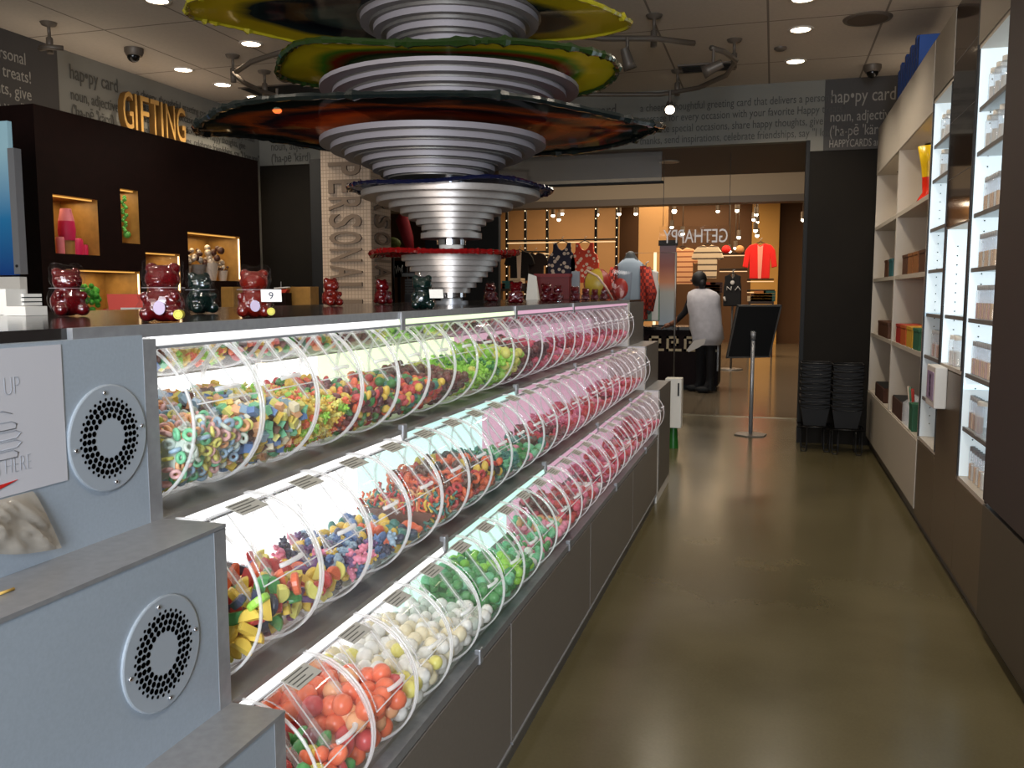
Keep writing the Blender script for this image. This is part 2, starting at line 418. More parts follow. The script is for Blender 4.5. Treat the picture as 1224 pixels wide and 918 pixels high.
# crumpled clear bag pulled from the dispenser slot
bagm = acrylic('plastic_bag', tint=(.93, .9, .86, 1), refl=.06, haze=.5, rough=.15, hc=srgb(226, 216, 202))
b = MB(); vs, fs = [], []
U, V = 24, 24
prof = lambda u: (1.183 - .088*u, .06+.004*u)
for side in (0, 1):
    for i in range(U+1):
        u = i/U
        for j in range(V+1):
            w = j/V
            ytop = .78 + .142*w; ybot = .775 + .185*w
            y = ytop + (ybot-ytop)*u**.8
            z = 1.187 - (.028 + .06*w*1.0 + .012*sin(w*pi))*u - .0*(1-w)
            bul = sin(pi*w)**.6*sin(pi*min(1, u*1.02))**.6*.012
            wr = (abs(noise.noise(Vector((w*9-u*2.5, u*1.3, side*5))))-.2)*.034*sin(pi*u)**.7 if 0 < w < 1 else 0
            x = FX[0] + .006 + (bul if side else 0) + wr*(1 if side else .2) + .006*u
            vs.append((x, y, z))
for side in (0, 1):
    o = side*(U+1)*(V+1)
    for i in range(U):
        for j in range(V):
            q = (o+i*(V+1)+j, o+i*(V+1)+j+1, o+(i+1)*(V+1)+j+1, o+(i+1)*(V+1)+j)
            fs.append(q if side else q[::-1])
b.add(vs, fs, bagm, True)
b.build('plastic_bag', label='crumpled clear plastic bag hanging under the paper notice', cat='bag')
q0, q1 = atZ(-6, 714, TZ[0]), atZ(17, 706, TZ[0])
MB().tube([(0, 0, .0022), (q1.x-q0.x, q1.y-q0.y, .0022)], .002, pm('yellow_stick', srgb(196, 160, 84), .6), 6).build('wooden_stick', label='thin yellow wooden stick lying on the upper steel step at the left edge', cat='stick').location = (q0.x, q0.y, TZ[0]+.0002)
# base cabinets (front doors along the aisle)
bl = ['first grey base cabinet door from the near end, under the bins', 'second grey base cabinet door from the near end, under the bins',
      'third grey base cabinet door from the near end, under the bins', 'last grey base cabinet door, at the far end under the bins']
yj = [YN, 2.461, 3.677, 4.895, YE]
for i in range(4):
    a, c = yj[i], yj[i+1]
    e = empty('base_cabinet', (-.9, (a+c)/2, 0), bl[i], 'cabinet', 'base cabinets along the aisle')
    T = Matrix.Translation((.9, -(a+c)/2, 0))
    MB().box((-1.3, a+.002, .07), (FX[2]-.016, c-.002, .458), STEEL_D, T).build('carcass', e)
    MB().box((FX[2]-.016, a+.006, .075), (FX[2], c-.006, .452), CABP, T).build('door', e, bevel=.002)
    MB().box((FX[2]-.008, a+.006, .066), (FX[2]+.004, c-.006, .074), STEEL, T).build('bottom_rail', e, label='bright steel bottom rail')
    MB().box((-1.3, a, 0), (FX[2]-.012, c, .066), STEEL_D, T).build('kick_plate', e)
# lit display shelving, five modules
mods = [YN, 2.165, 3.255, 4.33, 5.41, YE]
LEDW, LEDL, LEDT, LEDM, LEDP = (1, 1, 1, 1), (.82, 1, .62, 1), (.62, .98, .9, 1), (.6, 1, .82, 1), (1, .58, .76, 1)
LED = [[LEDW, LEDL, LEDP, LEDP, LEDP], [LEDW, LEDT, LEDP, LEDP, LEDP], [LEDW, LEDM, LEDP, LEDP, LEDP]]
LST = [[2.4, 1.7, .95, .85, .8]]*3
MIRR = pm('mirror', srgb(225, 225, 228), .03, 1)
SHELFT = pm('brushed_shelf', srgb(150, 147, 142), .42, .55, noise_amt=.04, noise_scale=40)
dl = ['bright white lit candy display section next to the silver end cabinet', 'lit candy display section glowing lime and teal, second along the counter',
      'middle lit candy display section, first of the pink glowing ones', 'pink lit candy display section, second from the far end of the counter',
      'short pink lit candy display section at the far end of the counter']
RAILM = pm('grey_rail', srgb(150, 152, 156), .35, .3)
def underz(i): return (1.384 if i == 0 else TZ[i-1]-.012)
for mi in range(5):
    a, c = mods[mi]+.001, mods[mi+1]-.001
    e = empty('candy_display', (-1.1, (a+c)/2, .458), dl[mi], 'display', 'lit candy display sections')
    T = Matrix.Translation((1.1, -(a+c)/2, -.458))
    for i in range(3):
        xb = BX[i]-.155
        lm = em('led_%s_%d' % (ROWN[i], mi), LED[i][mi], LST[i][mi])
        le = em('led_edge_%s_%d' % (ROWN[i], mi), LED[i][mi], LST[i][mi]*.8)
        fx = FX[i]
        # tread the bins stand on, with a front lip
        if i < 2:
            MB().box((xb-.06, a, TZ[i]-.012), (fx, c, TZ[i]), SHELFT, T).build('shelf', e, label='brushed steel shelf')
        else:
            MB().box((xb-.06, a, .462), (fx-.03, c, TZ[i]-.006), SHELFT, T).box((fx-.03, a, .46), (fx+.001, c, TZ[i]), STEEL, T).build('shelf', e, label='brushed steel front ledge')
        # glowing back panel, tilted mirror above it, light strip under the edge above
        pt = BZ[i]+(.045, .085, .085)[i]
        MB().box((xb-.012, a, TZ[i]+.02), (xb, c, pt), lm, T).build('light_panel', e, label='glowing back panel')
        uz = underz(i)
        zt_ = uz-.006; xt = xb+.075
        MB().add([(xb, a, pt), (xb, c, pt), (xt, c, zt_), (xt, a, zt_)], [(0, 1, 2, 3)], MIRR, False, T).build('mirror_strip', e, label='tilted mirror strip')
        ex = (FX[i-1] if i else -.952)
        MB().box((xt, a, uz-.005), (ex-.004, c, uz), le, T).build('light_strip', e, label='glowing light strip')
        # acrylic guard rail in front of the bins' tops with clips
        g = MB()
        g.add([(ex-.004, a, uz-.003), (ex-.004, c, uz-.003), (ex+.001, c, uz-.018), (ex+.001, a, uz-.018)], [(0, 1, 2, 3)], le, False, T)
        g.build('light_diffuser', e, label='glowing front diffuser')
        r = MB(); r.box((ex-.012, a, uz-.024), (ex+.004, c, uz-.0195), RAILM, T)
        n = int((c-a)/.2)
        for k in range(n):
            y = a+.1+.2*k; r.box((ex-.016, y-.03, uz-.028), (ex+.006, y+.03, uz-.0245), ACRH, T)
        r.build('acrylic_rail', e, label='clear acrylic rail with clips')
        # rounded divider tab where two sections meet
        if mi:
            d = MB(); d.box((fx-.012, a-.014, TZ[i]-.03), (fx+.006, a+.014, TZ[i]+.014), STEEL, T); d.build('joint_tab', e, bevel=.004, label='small steel tab over a joint')
    MB().box((-1.55, a, .458), (-1.13, c, .76), WHITE, T).build('carcass', e)
# far stepped end unit
fe = empty('stepped_end_cabinet', (-1.1, 6.35, 0), 'pink-lit stepped end cabinet closing the far end of the candy counter', 'cabinet')
T = Matrix.Translation((1.1, -6.35, 0))
for i in range(3):
    MB().box((-1.55, YE+.002, zb[i] if i < 2 else .0), (FX[i], 6.72, zt[i]-.006), WHITE, T).build('step_block', fe)
    MB().box((FX[i]-.002, YE+.05, (zb[i]+.002) if i < 2 else .07), (FX[i]+.003, 6.725, zt[i]), STEEL_D, T).build('face_panel', fe, label='dull steel face panel')
    if i: MB().box((FX[i-1], YE+.002, zt[i]-.006), (FX[i]+.002, 6.725, zt[i]), STEEL, T).build('step_cap', fe, label='steel step cap')

# ------------------------------------------------------------------ bins
def arc(a0, a1, n): return [R(a0+(a1-a0)*i/n) for i in range(n+1)]
W = PITCH-.006
def bin_shell():
    b = MB()
    for a0, a1 in ((-205, 14), (76, 118)):
        an = arc(a0, a1, 22 if a0 < 0 else 6); n = len(an); vs, fs = [], []
        for y in (.003, W): vs += [(BR*cos(t), y, BR*sin(t)) for t in an]
        fs = [(i, i+1, n+i+1, n+i) for i in range(n-1)]
        b.add(vs, fs, ACR, True)
    an = arc(0, 360, 40)[:-1]
    for y in (.003, W):
        b.add([(BR*cos(t), y, BR*sin(t)) for t in an], [tuple(range(40))], ACRS)
    return b.mesh('bin_shell')
def bin_rim(y):
    b = MB(); an = arc(0, 360, 48)[:-1]
    prof = [(BR+.001, -.0022), (BR+.001, .0022), (BR-.003, .0022), (BR-.003, -.0022)]
    vs, fs = [], []
    for t in an: vs += [(r*cos(t), y+d, r*sin(t)) for r, d in prof]
    for i in range(48):
        k = (i+1) % 48
        for j in range(4): fs.append((i*4+j, i*4+(j+1) % 4, k*4+(j+1) % 4, k*4+j))
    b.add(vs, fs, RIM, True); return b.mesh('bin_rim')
def bin_lid():
    b = MB(); an = arc(14, 76, 10); n = len(an); r = BR+.003; vs = []
    for y in (.014, W-.012): vs += [(r*cos(t), y, r*sin(t)) for t in an]
    b.add(vs, [(i, i+1, n+i+1, n+i) for i in range(n-1)], ACR, True)
    for y in (.014, W-.012): b.tube([(r*cos(t), y, r*sin(t)) for t in an], .0014, ACRH, 5)
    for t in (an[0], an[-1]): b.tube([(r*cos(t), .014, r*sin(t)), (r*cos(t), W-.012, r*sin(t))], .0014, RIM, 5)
    return b.mesh('bin_lid')
def bin_handle():
    b = MB(); r = BR+.006; t = R(21); u = Vector((cos(t), 0, sin(t)))
    y0, y1 = W*.34, W*.66
    pts = []
    for i in range(13):
        a = pi*i/12; pts.append(u*(r+.012*sin(a)) + Vector((0, W/2-(W*.16)*cos(a)**1, 0)))
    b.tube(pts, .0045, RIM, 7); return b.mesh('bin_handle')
def bin_scoop():
    """two flat acrylic straps running down inside the bin to the scoop guide"""
    b = MB()
    for y in (.06, .147):
        p0 = Vector((-.02, y, .118)); p1 = Vector((.085, y, -.01))
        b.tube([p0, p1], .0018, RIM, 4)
    for y in (.06, .147):
        b.add([(-.02, y-.013, .118), (-.02, y+.013, .118), (.085, y+.013, -.01), (.085, y-.013, -.01)], [(0, 1, 2, 3)], ACRH)
    return b.mesh('scoop_guide')
LABP = pm('label_card', srgb(176, 174, 166), .5); LABK = pm('label_ink', srgb(84, 82, 78), .6)
def bin_label():
    b = MB(); Mx = Matrix.Translation((BR*cos(R(70)), W*.55, BR*sin(R(70))+.007)) @ Matrix.Rotation(R(18), 4, 'Y')
    b.box((-.018, -.04, 0), (.02, .04, .0012), LABP, Mx)
    for i in range(4):
        x = -.014+.0085*i; L = (.030, .034, .022, .028)[i]
        b.box((x, -.036, .0012), (x+.0024, -.036+2*L, .0016), LABK, Mx)
    return b.mesh('price_label')
SHELL, LIDM, HANM, SCOM, LABM = bin_shell(), bin_lid(), bin_handle(), bin_scoop(), bin_label()
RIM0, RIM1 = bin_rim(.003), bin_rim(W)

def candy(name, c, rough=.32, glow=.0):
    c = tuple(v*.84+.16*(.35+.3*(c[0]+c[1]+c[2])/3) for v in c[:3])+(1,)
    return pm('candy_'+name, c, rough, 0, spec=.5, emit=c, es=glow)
CN = dict(red=srgb(205, 30, 26), darkred=srgb(112, 10, 16), maroon=srgb(88, 10, 24), orange=srgb(240, 96, 14), peach=srgb(240, 170, 110), yellow=srgb(236, 196, 40),
          lemon=srgb(232, 222, 96), green=srgb(46, 142, 50), lime=srgb(158, 222, 40), mint=srgb(108, 196, 140), teal=srgb(44, 130, 116), blue=srgb(76, 120, 178),
          navy=srgb(24, 28, 70), purple=srgb(110, 64, 130), pink=srgb(240, 130, 160), hot=srgb(226, 60, 96), white=srgb(240, 238, 228), cream=srgb(236, 222, 180),
          brown=srgb(104, 54, 26), black=srgb(28, 16, 14), pale=srgb(196, 206, 190), pblue=srgb(150, 180, 200), ppink=srgb(226, 168, 160))
CM = {k: candy(k, v, glow=.05) for k, v in CN.items()}  # candies also emit a little of their own colour
def piece(kind, hi):
    """(verts, faces) of one candy, unit scale ~ 1"""
    b = MB()
    if kind == 'ball': b.ball((0, 0, 0), 1, WHITE, 10 if hi else 7, 7 if hi else 5)
    elif kind == 'drop': b.ball((0, 0, 0), 1, WHITE, 10 if hi else 7, 7 if hi else 5, (1.25, .85, .7))
    elif kind == 'ring':
        n, k = (12, 6) if hi else (9, 5)
        b.tube([(cos(2*pi*i/n)*.72, sin(2*pi*i/n)*.72, 0) for i in range(n)], .36, WHITE, k, True)
    elif kind == 'slice':
        n = 8; vs, fs = [], []
        prof = [(.0, -.32), (.86, -.32), (1.0, -.2), (1.0, .2), (.86, .32), (.0, .32)]
        for i in range(n+1):
            a = pi*i/n
            for r, z in prof: vs.append((cos(a)*r, sin(a)*r-.4, z))
        P_ = len(prof)
        for i in range(n):
            for j in range(P_-1): fs.append((i*P_+j, (i+1)*P_+j, (i+1)*P_+j+1, i*P_+j+1))
        fs.append(tuple(range(P_))); fs.append(tuple(n*P_+j for j in range(P_))[::-1])
        b.add(vs, fs, WHITE, False)
    elif kind == 'bear':      # little gummy bear: body, head, ears, paws
        sg = (8, 6) if hi else (6, 4)
        b.ball((0, 0, -.25), .62, WHITE, *sg, (1, .8, 1.1)); b.ball((0, 0, .6), .46, WHITE, *sg)
        for s_ in (-1, 1):
            b.ball((.34*s_, 0, 1.0), .18, WHITE, 6, 4); b.ball((.45*s_, -.4, 0), .24, WHITE, 6, 4); b.ball((.42*s_, -.42, -.7), .28, WHITE, 6, 4)
    elif kind == 'worm':
        b.tube([(-1.5, 0, 0), (-.8, .4, 0), (0, -.1, .15), (.8, -.45, 0), (1.5, 0, 0)], [.3, .38, .38, .38, .3], WHITE, 6)
    elif kind == 'block':
        b.box((-.8, -.7, -.55), (.8, .7, .55), WHITE)
    return b.v, b.f, b.sm[0]
PIECES = {}
def get_piece(kind, hi):
    if (kind, hi) not in PIECES: PIECES[(kind, hi)] = piece(kind, hi)
    return PIECES[(kind, hi)]
def rnd_rot(): return Euler((random.uniform(0, 6.28), random.uniform(0, 6.28), random.uniform(0, 6.28))).to_matrix().to_4x4()
R_IN = BR-.007
def top_of(x, lvl, slope): return lvl + slope*(-x) + .0
def sample_bin(lvl, sz, slope, want, ext=.75):
    """piece centres on the front, top and end surfaces of the heap"""
    pts = []; grid = {}
    d = sz*(1.2 if ext == .98 else 1.45); tries = 0
    while len(pts) < want and tries < want*60:
        tries += 1
        a = random.uniform(0, 2*pi); rr = sqrt(random.random())*(R_IN-sz*ext)
        x, z = rr*cos(a), rr*sin(a); y = random.uniform(.006+sz*ext, W-.004-sz*ext)
        t = top_of(x, lvl, slope) + .010*noise.noise(Vector((x*22, y*22, lvl*50)))
        if z > t: continue
        near = (rr > R_IN-sz*2.1 and x > -.06) or (t-z < sz*1.7) or y < sz*1.8 or y > W-sz*1.8
        if not near: continue
        k = (int(x/d), int(y/d), int(z/d)); ok = True
        for i in (-1, 0, 1):
            for j in (-1, 0, 1):
                for l in (-1, 0, 1):
                    for q in grid.get((k[0]+i, k[1]+j, k[2]+l), ()):
                        if (q[0]-x)**2+(q[1]-y)**2+(q[2]-z)**2 < d*d: ok = False
        if ok:
            p = (x, y, z); pts.append(p); grid.setdefault(k, []).append(p)
    return pts
def heap_mesh(pts, kind, pal, sz, lvl, slope, hi, core):
    b = MB()
    pv, pf, sm = get_piece(kind, hi)
    for p in pts:
        c = random.choice(pal); s_ = sz*random.uniform(.85, 1.12)
        Mx = Matrix.Translation(p) @ rnd_rot() @ Matrix.Scale(s_, 4)
        b.add(pv, pf, CM[c], sm, Mx)
    # the pieces buried inside, as one dark mass
    n = 18; poly = []
    rr = R_IN-sz*1.9
    for i in range(36):
        t = 2*pi*i/36; x, z = rr*cos(t), rr*sin(t)
        tz = max(-rr*.98, top_of(x, lvl, slope)-sz*1.8)
        if z > tz: z = tz; x = max(-1, min(1, x/rr*1.6))*sqrt(max(0, rr*rr-z*z))
        poly.append((x, z))
    b.prism(poly, sz*2.1, W-sz*2.1, CM[core])
    return b.mesh('candy_heap')
P = lambda s: s.split()
# kind, colours, piece size, fill level, core colour, description
T1 = [('ring', P('ppink pblue lemon pale mint peach'), .0135, .022, 'pale', 'pastel candy rings'),
      ('block', P('pblue lemon peach mint brown cream blue yellow'), .0135, .028, 'brown', 'mixed pastel chews'),
      ('bear', P('yellow lime orange lemon yellow'), .015, .012, 'yellow', 'yellow and green gummies'),
      ('drop', P('red green darkred orange maroon yellow'), .015, .012, 'darkred', 'red and green jelly drops'),
      ('drop', P('red yellow green orange darkred maroon'), .015, -.03, 'darkred', 'red and yellow fruit drops'),
      ('ball', P('red green teal orange yellow maroon'), .0175, -.01, 'maroon', 'mixed jelly balls'),
      ('ball', P('maroon darkred darkred brown'), .0175, -.005, 'maroon', 'dark red berries'),
      ('bear', P('lime lemon lime'), .016, -.01, 'lime', 'lime gummies'), ('bear', P('lime lime green'), .016, .0, 'lime', 'bright green gummies'),
      ('ball', P('lime lime lemon'), .016, .03, 'lime', 'lime green balls'), ('ball', P('maroon darkred'), .016, .025, 'maroon', 'dark maroon balls'),
      ('ball', P('maroon hot'), .016, .03, 'maroon', 'maroon sour balls'), ('drop', P('hot pink'), .016, -.06, 'hot', 'a few pink drops')]
T2 = [('slice', P('yellow green orange red navy lemon yellow lime'), .021, .004, 'darkred', 'jelly fruit slices'),
      ('slice', P('yellow orange red lemon purple'), .020, -.045, 'orange', 'orange and lemon slices'),
      ('bear', P('blue purple pblue yellow navy pink'), .016, -.015, 'blue', 'blue and purple gummies'),
      ('drop', P('teal yellow navy orange blue'), .016, -.03, 'teal', 'teal and yellow jellies'),
      ('worm', P('orange peach red teal yellow'), .010, .0, 'brown', 'orange gummy worms'),
      ('ring', P('orange brown red orange'), .015, .02, 'brown', 'orange gummy rings'),
      ('drop', P('brown orange yellow black red'), .015, .025, 'black', 'orange and black candies'),
      ('bear', P('teal mint teal'), .016, .0, 'teal', 'teal gummies'), ('drop', P('teal green'), .016, -.035, 'teal', 'teal green drops'),
      ('ball', P('mint green pink'), .016, -.05, 'green', 'green and pink balls'), ('drop', P('brown teal red'), .016, -.04, 'brown', 'brown and green drops'),
      ('drop', P('hot darkred'), .016, -.03, 'hot', 'hot pink drops')]
T3 = [('drop', P('green yellow red orange green lemon darkred'), .018, .012, 'darkred', 'red and green gummy fruit'),
      ('ball', P('orange orange peach red orange'), .021, .045, 'red', 'orange sour balls'),
      ('ball', P('cream white white lemon'), .019, .02, 'cream', 'cream gumballs'), ('ball', P('white white cream'), .019, .02, 'white', 'white gumballs'),
      ('ball', P('white white pale'), .018, -.01, 'white', 'white mint balls'),
      ('ball', P('green mint green'), .017, .02, 'green', 'green sour balls'), ('ball', P('green lime green'), .017, .01, 'green', 'apple green balls'),
      ('ball', P('mint white mint'), .017, -.04, 'mint', 'mint balls'), ('drop', P('green pink mint'), .016, -.05, 'green', 'green and pink drops'),
      ('drop', P('pink peach mint'), .016, -.03, 'pink', 'pale pink drops'), ('ball', P('red hot darkred'), .017, .02, 'darkred', 'cherry red balls')]
PINKS = [('ball', P('hot pink red'), .017, .0, 'darkred', 'cherry red balls'), ('drop', P('pink hot'), .017, -.03, 'hot', 'pink jelly drops'),
         ('bear', P('red hot pink'), .017, .0, 'darkred', 'red gummies'), ('ball', P('pink white hot'), .017, -.05, 'pink', 'pink and white balls'),
         ('drop', P('pink red ppink'), .017, -.02, 'red', 'orange red drops'), ('drop', P('hot darkred pink'), .017, -.04, 'maroon', 'dark cherry drops')]
ORD = ['first', 'second', 'third', 'fourth', 'fifth', 'sixth', 'seventh', 'eighth', 'ninth', 'tenth', 'eleventh', 'twelfth', 'thirteenth', 'fourteenth', 'fifteenth',
       'sixteenth', 'seventeenth', 'eighteenth', 'nineteenth', 'twentieth', 'twenty-first', 'twenty-second', 'twenty-third']
CNAME = dict(red='red', darkred='dark red', orange='orange', yellow='yellow', lemon='pale yellow', green='green', lime='lime green', navy='dark blue', peach='peach', purple='purple', cream='cream', white='white', maroon='dark red')
PNAME = dict(slice='half-moon jelly slice', ball='round sour ball', drop='gummy drop')
single = {}
def add_single(kind, c, sz, p, i, k):
    key = (kind, c, sz)
    if key not in single:
        b = MB(); pv, pf, sm = get_piece(kind, True); b.add(pv, pf, CM[c], sm, Matrix.Scale(sz, 4)); single[key] = b.mesh('candy')
    row = ROWN[i]
    inst({'slice': 'jelly_slice', 'ball': 'candy_ball', 'drop': 'gummy_drop'}[kind], single[key], (BX[i]+p[0], Y0+PITCH*k+p[1], BZ[i]+p[2]),
         (random.uniform(0, 6.28), random.uniform(0, 6.28), random.uniform(0, 6.28)),
         label='%s %s in the %s bin of the %s row' % (CNAME.get(c, c), PNAME[kind], 'nearest' if k == 0 else ORD[k], row), cat='candy',
         group='loose candies in the %s bin of the %s row' % ('nearest' if k == 0 else ORD[k], row))
INDIV = {(1, 0): 110, (2, 0): 80, (2, 1): 55, (1, 1): 35, (2, 2): 20}
proto = None
for i, rowdef in enumerate((T1, T2, T3)):
    for k in range(NB):
        rd = rowdef[k] if k < len(rowdef) else PINKS[(k*5+i*2) % len(PINKS)]
        kind, pal, sz, lvl, core, desc = rd
        lvl += .028 if (i == 1 and k < 2) else 0
        lvl -= (.022, .03, .03)[i] - (.02 if i == 2 and k < 2 else 0) - 0 + (.0 if i != 1 else 0) + (.015 if k >= len(rowdef) else 0)
        if i == 0 and k < 7: sz *= .78
        y = Y0+PITCH*k
        lab = 'acrylic bin of %s, %s from near end, %s row' % (desc, ORD[k], ROWN[i])
        if proto is None:
            proto = empty('candy_bin', (0, 0, 0), lab, 'bin', 'acrylic bins of the %s row' % ROWN[i])
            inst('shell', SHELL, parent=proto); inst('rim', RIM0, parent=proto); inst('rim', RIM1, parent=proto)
            ld = inst('lid', LIDM, parent=proto); inst('handle', HANM, parent=ld)
            inst('scoop_guide', SCOM, parent=proto); inst('price_label', LABM, parent=proto, label='grey printed price label')
            e = proto
        else:
            e = copy_tree(proto)
        e.location = (BX[i], y, BZ[i]); e['label'] = lab; e['group'] = 'acrylic bins of the %s row' % ROWN[i]
        slope = (.12, .02, .02)[i]
        hi = k < 4
        want = (800 if i == 0 else 320) if k < 3 else ((380 if i == 0 else 220) if k < 8 else 130)
        if k > 8: sz *= 1.1
        pts = sample_bin(lvl, sz, slope, want, {'slice': .98, 'worm': 1.5, 'bear': 1.0, 'drop': 1.0}.get(kind, .9))
        nI = INDIV.get((i, k), 0)
        if nI:
            eye = Vector((-BX[i], -y, H-BZ[i]))
            pts.sort(key=lambda p: -(Vector(p).dot(eye.normalized()) + .8*max(p[2], -.05)+.3*p[0]))
            for p in pts[:nI]: add_single(kind, random.choice(pal), sz, p, i, k)
            pts = pts[nI:]
        inst('candy_heap', heap_mesh(pts, kind, pal, sz, lvl, slope, hi, core), (BX[i], y, BZ[i]),
             label='heap of %s inside the %s bin of the %s row' % (desc, 'nearest' if k == 0 else ORD[k], ROWN[i]), cat='candy', kind='stuff')

# ================================================================== GUMMY BEARS ON THE COUNTER
def bear_mesh(name, mt, fat=0.0, seam=False):
    """seated gummy bear, 0.1 m high, facing +X; grown as one skin"""
    b = MB()
    S = [((0, 0, .030), .033, (.95, 1.08, .95)), ((0, 0, .044), .027, (.95, 1.05, .8)), ((.002, 0, .0735), .0275, (1.0, 1.1, .9)),
         ((.022, 0, .068), .012, (1, 1.15, .8)), ((-.002, .019, .092), .0115, (.85, 1, .9)), ((-.002, -.019, .092), .0115, (.85, 1, .9)),
         ((.018, .026, .043), .0095, (1.1, .85, 1)), ((.018, -.026, .043), .0095, (1.1, .85, 1)),
         ((.019, .022, .0135), .0145, (1.15, 1, .95)), ((.019, -.022, .0135), .0145, (1.15, 1, .95)), ((-.032, 0, .014), .010, (1.2, 1.2, 1))]
    for c, r, sc in S: b.ball(c, r+fat, mt, 16, 10, sc)
    o = b.build('bear_tmp')
    rm = o.modifiers.new('r', 'REMESH'); rm.mode = 'VOXEL'; rm.voxel_size = .0026; rm.use_smooth_shade = True
    sm = o.modifiers.new('s', 'SMOOTH'); sm.factor = .6; sm.iterations = 5
    me = evaluated(o, name); bpy.data.objects.remove(o)
    me.materials.clear(); me.materials.append(mt)
    zmin = min(v.co.z for v in me.vertices)
    for v in me.vertices: v.co.z -= zmin
    me.polygons.foreach_set('use_smooth', [True]*len(me.polygons))
    return me
GR = pm('gummy_red', srgb(92, 7, 12), .16, trans=.3, coat=.6, ior=1.4)
GD = pm('gummy_dark_green', srgb(6, 30, 26), .16, trans=.35, coat=.6, ior=1.4)
GO = pm('gummy_amber_red', srgb(112, 22, 12), .16, trans=.3, coat=.6, ior=1.4)
BODY = {'red': bear_mesh('gummy_body', GR), 'dark green': bear_mesh('gummy_body', GD), 'amber red': bear_mesh('gummy_body', GO)}
CLAMM = bear_mesh('clamshell', CLAM, .0058)
SEAM = MB()
SEAM.lathe([(.033, .0585), (.0345, .0592), (.033, .060)], acrylic('seam', refl=.1, haze=.3), 24, None, True, .95, 1.06, False)
SEAMM = SEAM.mesh('seam')
TAGW = pm('tag_white', srgb(166, 150, 172), .6); TAGY = pm('tag_yellow', srgb(190, 180, 48), .5)
def bear(px, py, h, col, rz, label, wrap=True, oval=False, dot=False, card=None, minx=None, bag=False):
    p = atZ(px, py, TOPZ)
    if minx is not None and p.x > minx: p = p * (minx/p.x); p.z = TOPZ
    s = h/.1
    e = empty('gummy_bear', (p.x, p.y, TOPZ+.0005), label, 'gummy bear', 'giant gummy bears on the counter top', rz)
    e.scale = (s, s, s)
    inst('gummy_body', BODY[col], parent=e)
    if wrap: inst('clamshell', CLAMM, parent=e, label='clear plastic clamshell'); inst('seam', SEAMM, parent=e)
    if oval:
        MB().lathe([(.010, 0), (.010, .0008), (0, .0008)], TAGW, 20, Matrix.Translation((.0375, .004, .025)) @ Matrix.Rotation(pi/2, 4, 'Y') @ Matrix.Scale(1.2, 4, (1, 0, 0)), False).build('oval_sticker', e, label='pale oval sticker')
    if dot:
        d = MB(); Mx = Matrix.Translation((.0405, .036, .0135)) @ Matrix.Rotation(pi/2, 4, 'Y')
        d.lathe([(.008, -.012), (.008, .0008), (0, .0008)], TAGY, 20, Mx, False)
        d.lathe([(.006, .0010), (.0054, .0010)], pm('tag_ink', srgb(120, 110, 30), .6), 20, Mx, False, cap=False)
        d.build('round_tag', e, label='round yellow tag')
    if card is not None:
        t = empty('price_card', (.034, .036, .046), None, None); t.parent = e; t.rotation_euler = (0, R(-16), R(8))
        MB().box((0, -.020, -.013), (.0012, .022, .014), PAPER).build('card', t)
        if card: put_text('numeral', card, .022, pm('pen_ink', srgb(40, 46, 70), .6), (.0016, -.005, -.007), FACE_X, t, extrude=.0002, local=True)
    if bag:
        g = MB(); vs, fs = [], []
        n, mm_ = 14, 7
        for j in range(mm_+1):
            z = .112*j/mm_; rr = (.036, .039, .037, .033, .03, .022, .008, .018)[j]
            for i in range(n):
                a = 2*pi*i/n; k = rr*(1+.10*noise.noise(Vector((cos(a)*3, sin(a)*3, j*.9+px)))*2)
                vs.append((cos(a)*k, sin(a)*k, z))
        for j in range(mm_):
            for i in range(n): k = (i+1) % n; fs.append((j*n+i, j*n+k, (j+1)*n+k, (j+1)*n+i))
        g.add(vs, fs, CLAM, False); g.build('cellophane_bag', e, label='tied clear cellophane bag')
    return e
q = lambda a: R(a)
bear(82, 378, .100, 'red', q(-25), 'plain dark red gummy bear at the left, standing above the round upper vent')
bear(197, 388, .098, 'red', q(-70), 'large dark red gummy bear with pale oval sticker and round yellow tag', oval=True, dot=True, minx=-1.0)
bear(240, 375, .096, 'dark green', q(-20), 'dark green gummy bear beside the red one with the yellow tag')
bear(305, 382, .094, 'amber red', q(-62), 'amber red gummy bear holding a white price card numbered nine', oval=True, dot=True, card='9', minx=-1.0)
bear(396, 366, .103, 'amber red', q(-20), 'amber red gummy bear in front of the left half of the lettered pillar', wrap=False)
bear(457, 364, .105, 'red', q(-15), 'red gummy bear in front of the right side of the lettered pillar', wrap=False)
bear(505, 370, .100, 'dark green', q(-60), 'dark green bagged gummy bear with white tag before the metal sculpture pole', bag=True, card='', wrap=False)
bear(586, 361, .100, 'red', q(-30), 'small red gummy bear just right of the metal sculpture pole', bag=True, wrap=False)
bear(617, 363, .100, 'red', q(-80), 'bagged red gummy bear second to the right of the sculpture pole', bag=True, wrap=False, minx=-1.05)
bear(653, 361, .100, 'red', q(-60), 'bagged red gummy bear in front of the dark red box', bag=True, wrap=False, minx=-1.1)
bear(667, 361, .088, 'red', q(-110), 'paler bagged red gummy bear touching the one before the dark red box', bag=True, wrap=False, minx=-1.1)
for i, (px, d, h) in enumerate(((687, 361, .085), (700, 360.5, .075), (711, 360, .072), (722, 359.5, .075))):
    bear(px, d, h, 'red', q(-60-20*i), 'small bagged red gummy bear, %s of the cluster by the striped gift bag' % ('first', 'second', 'third', 'last')[i], bag=True, wrap=False, minx=-1.1)
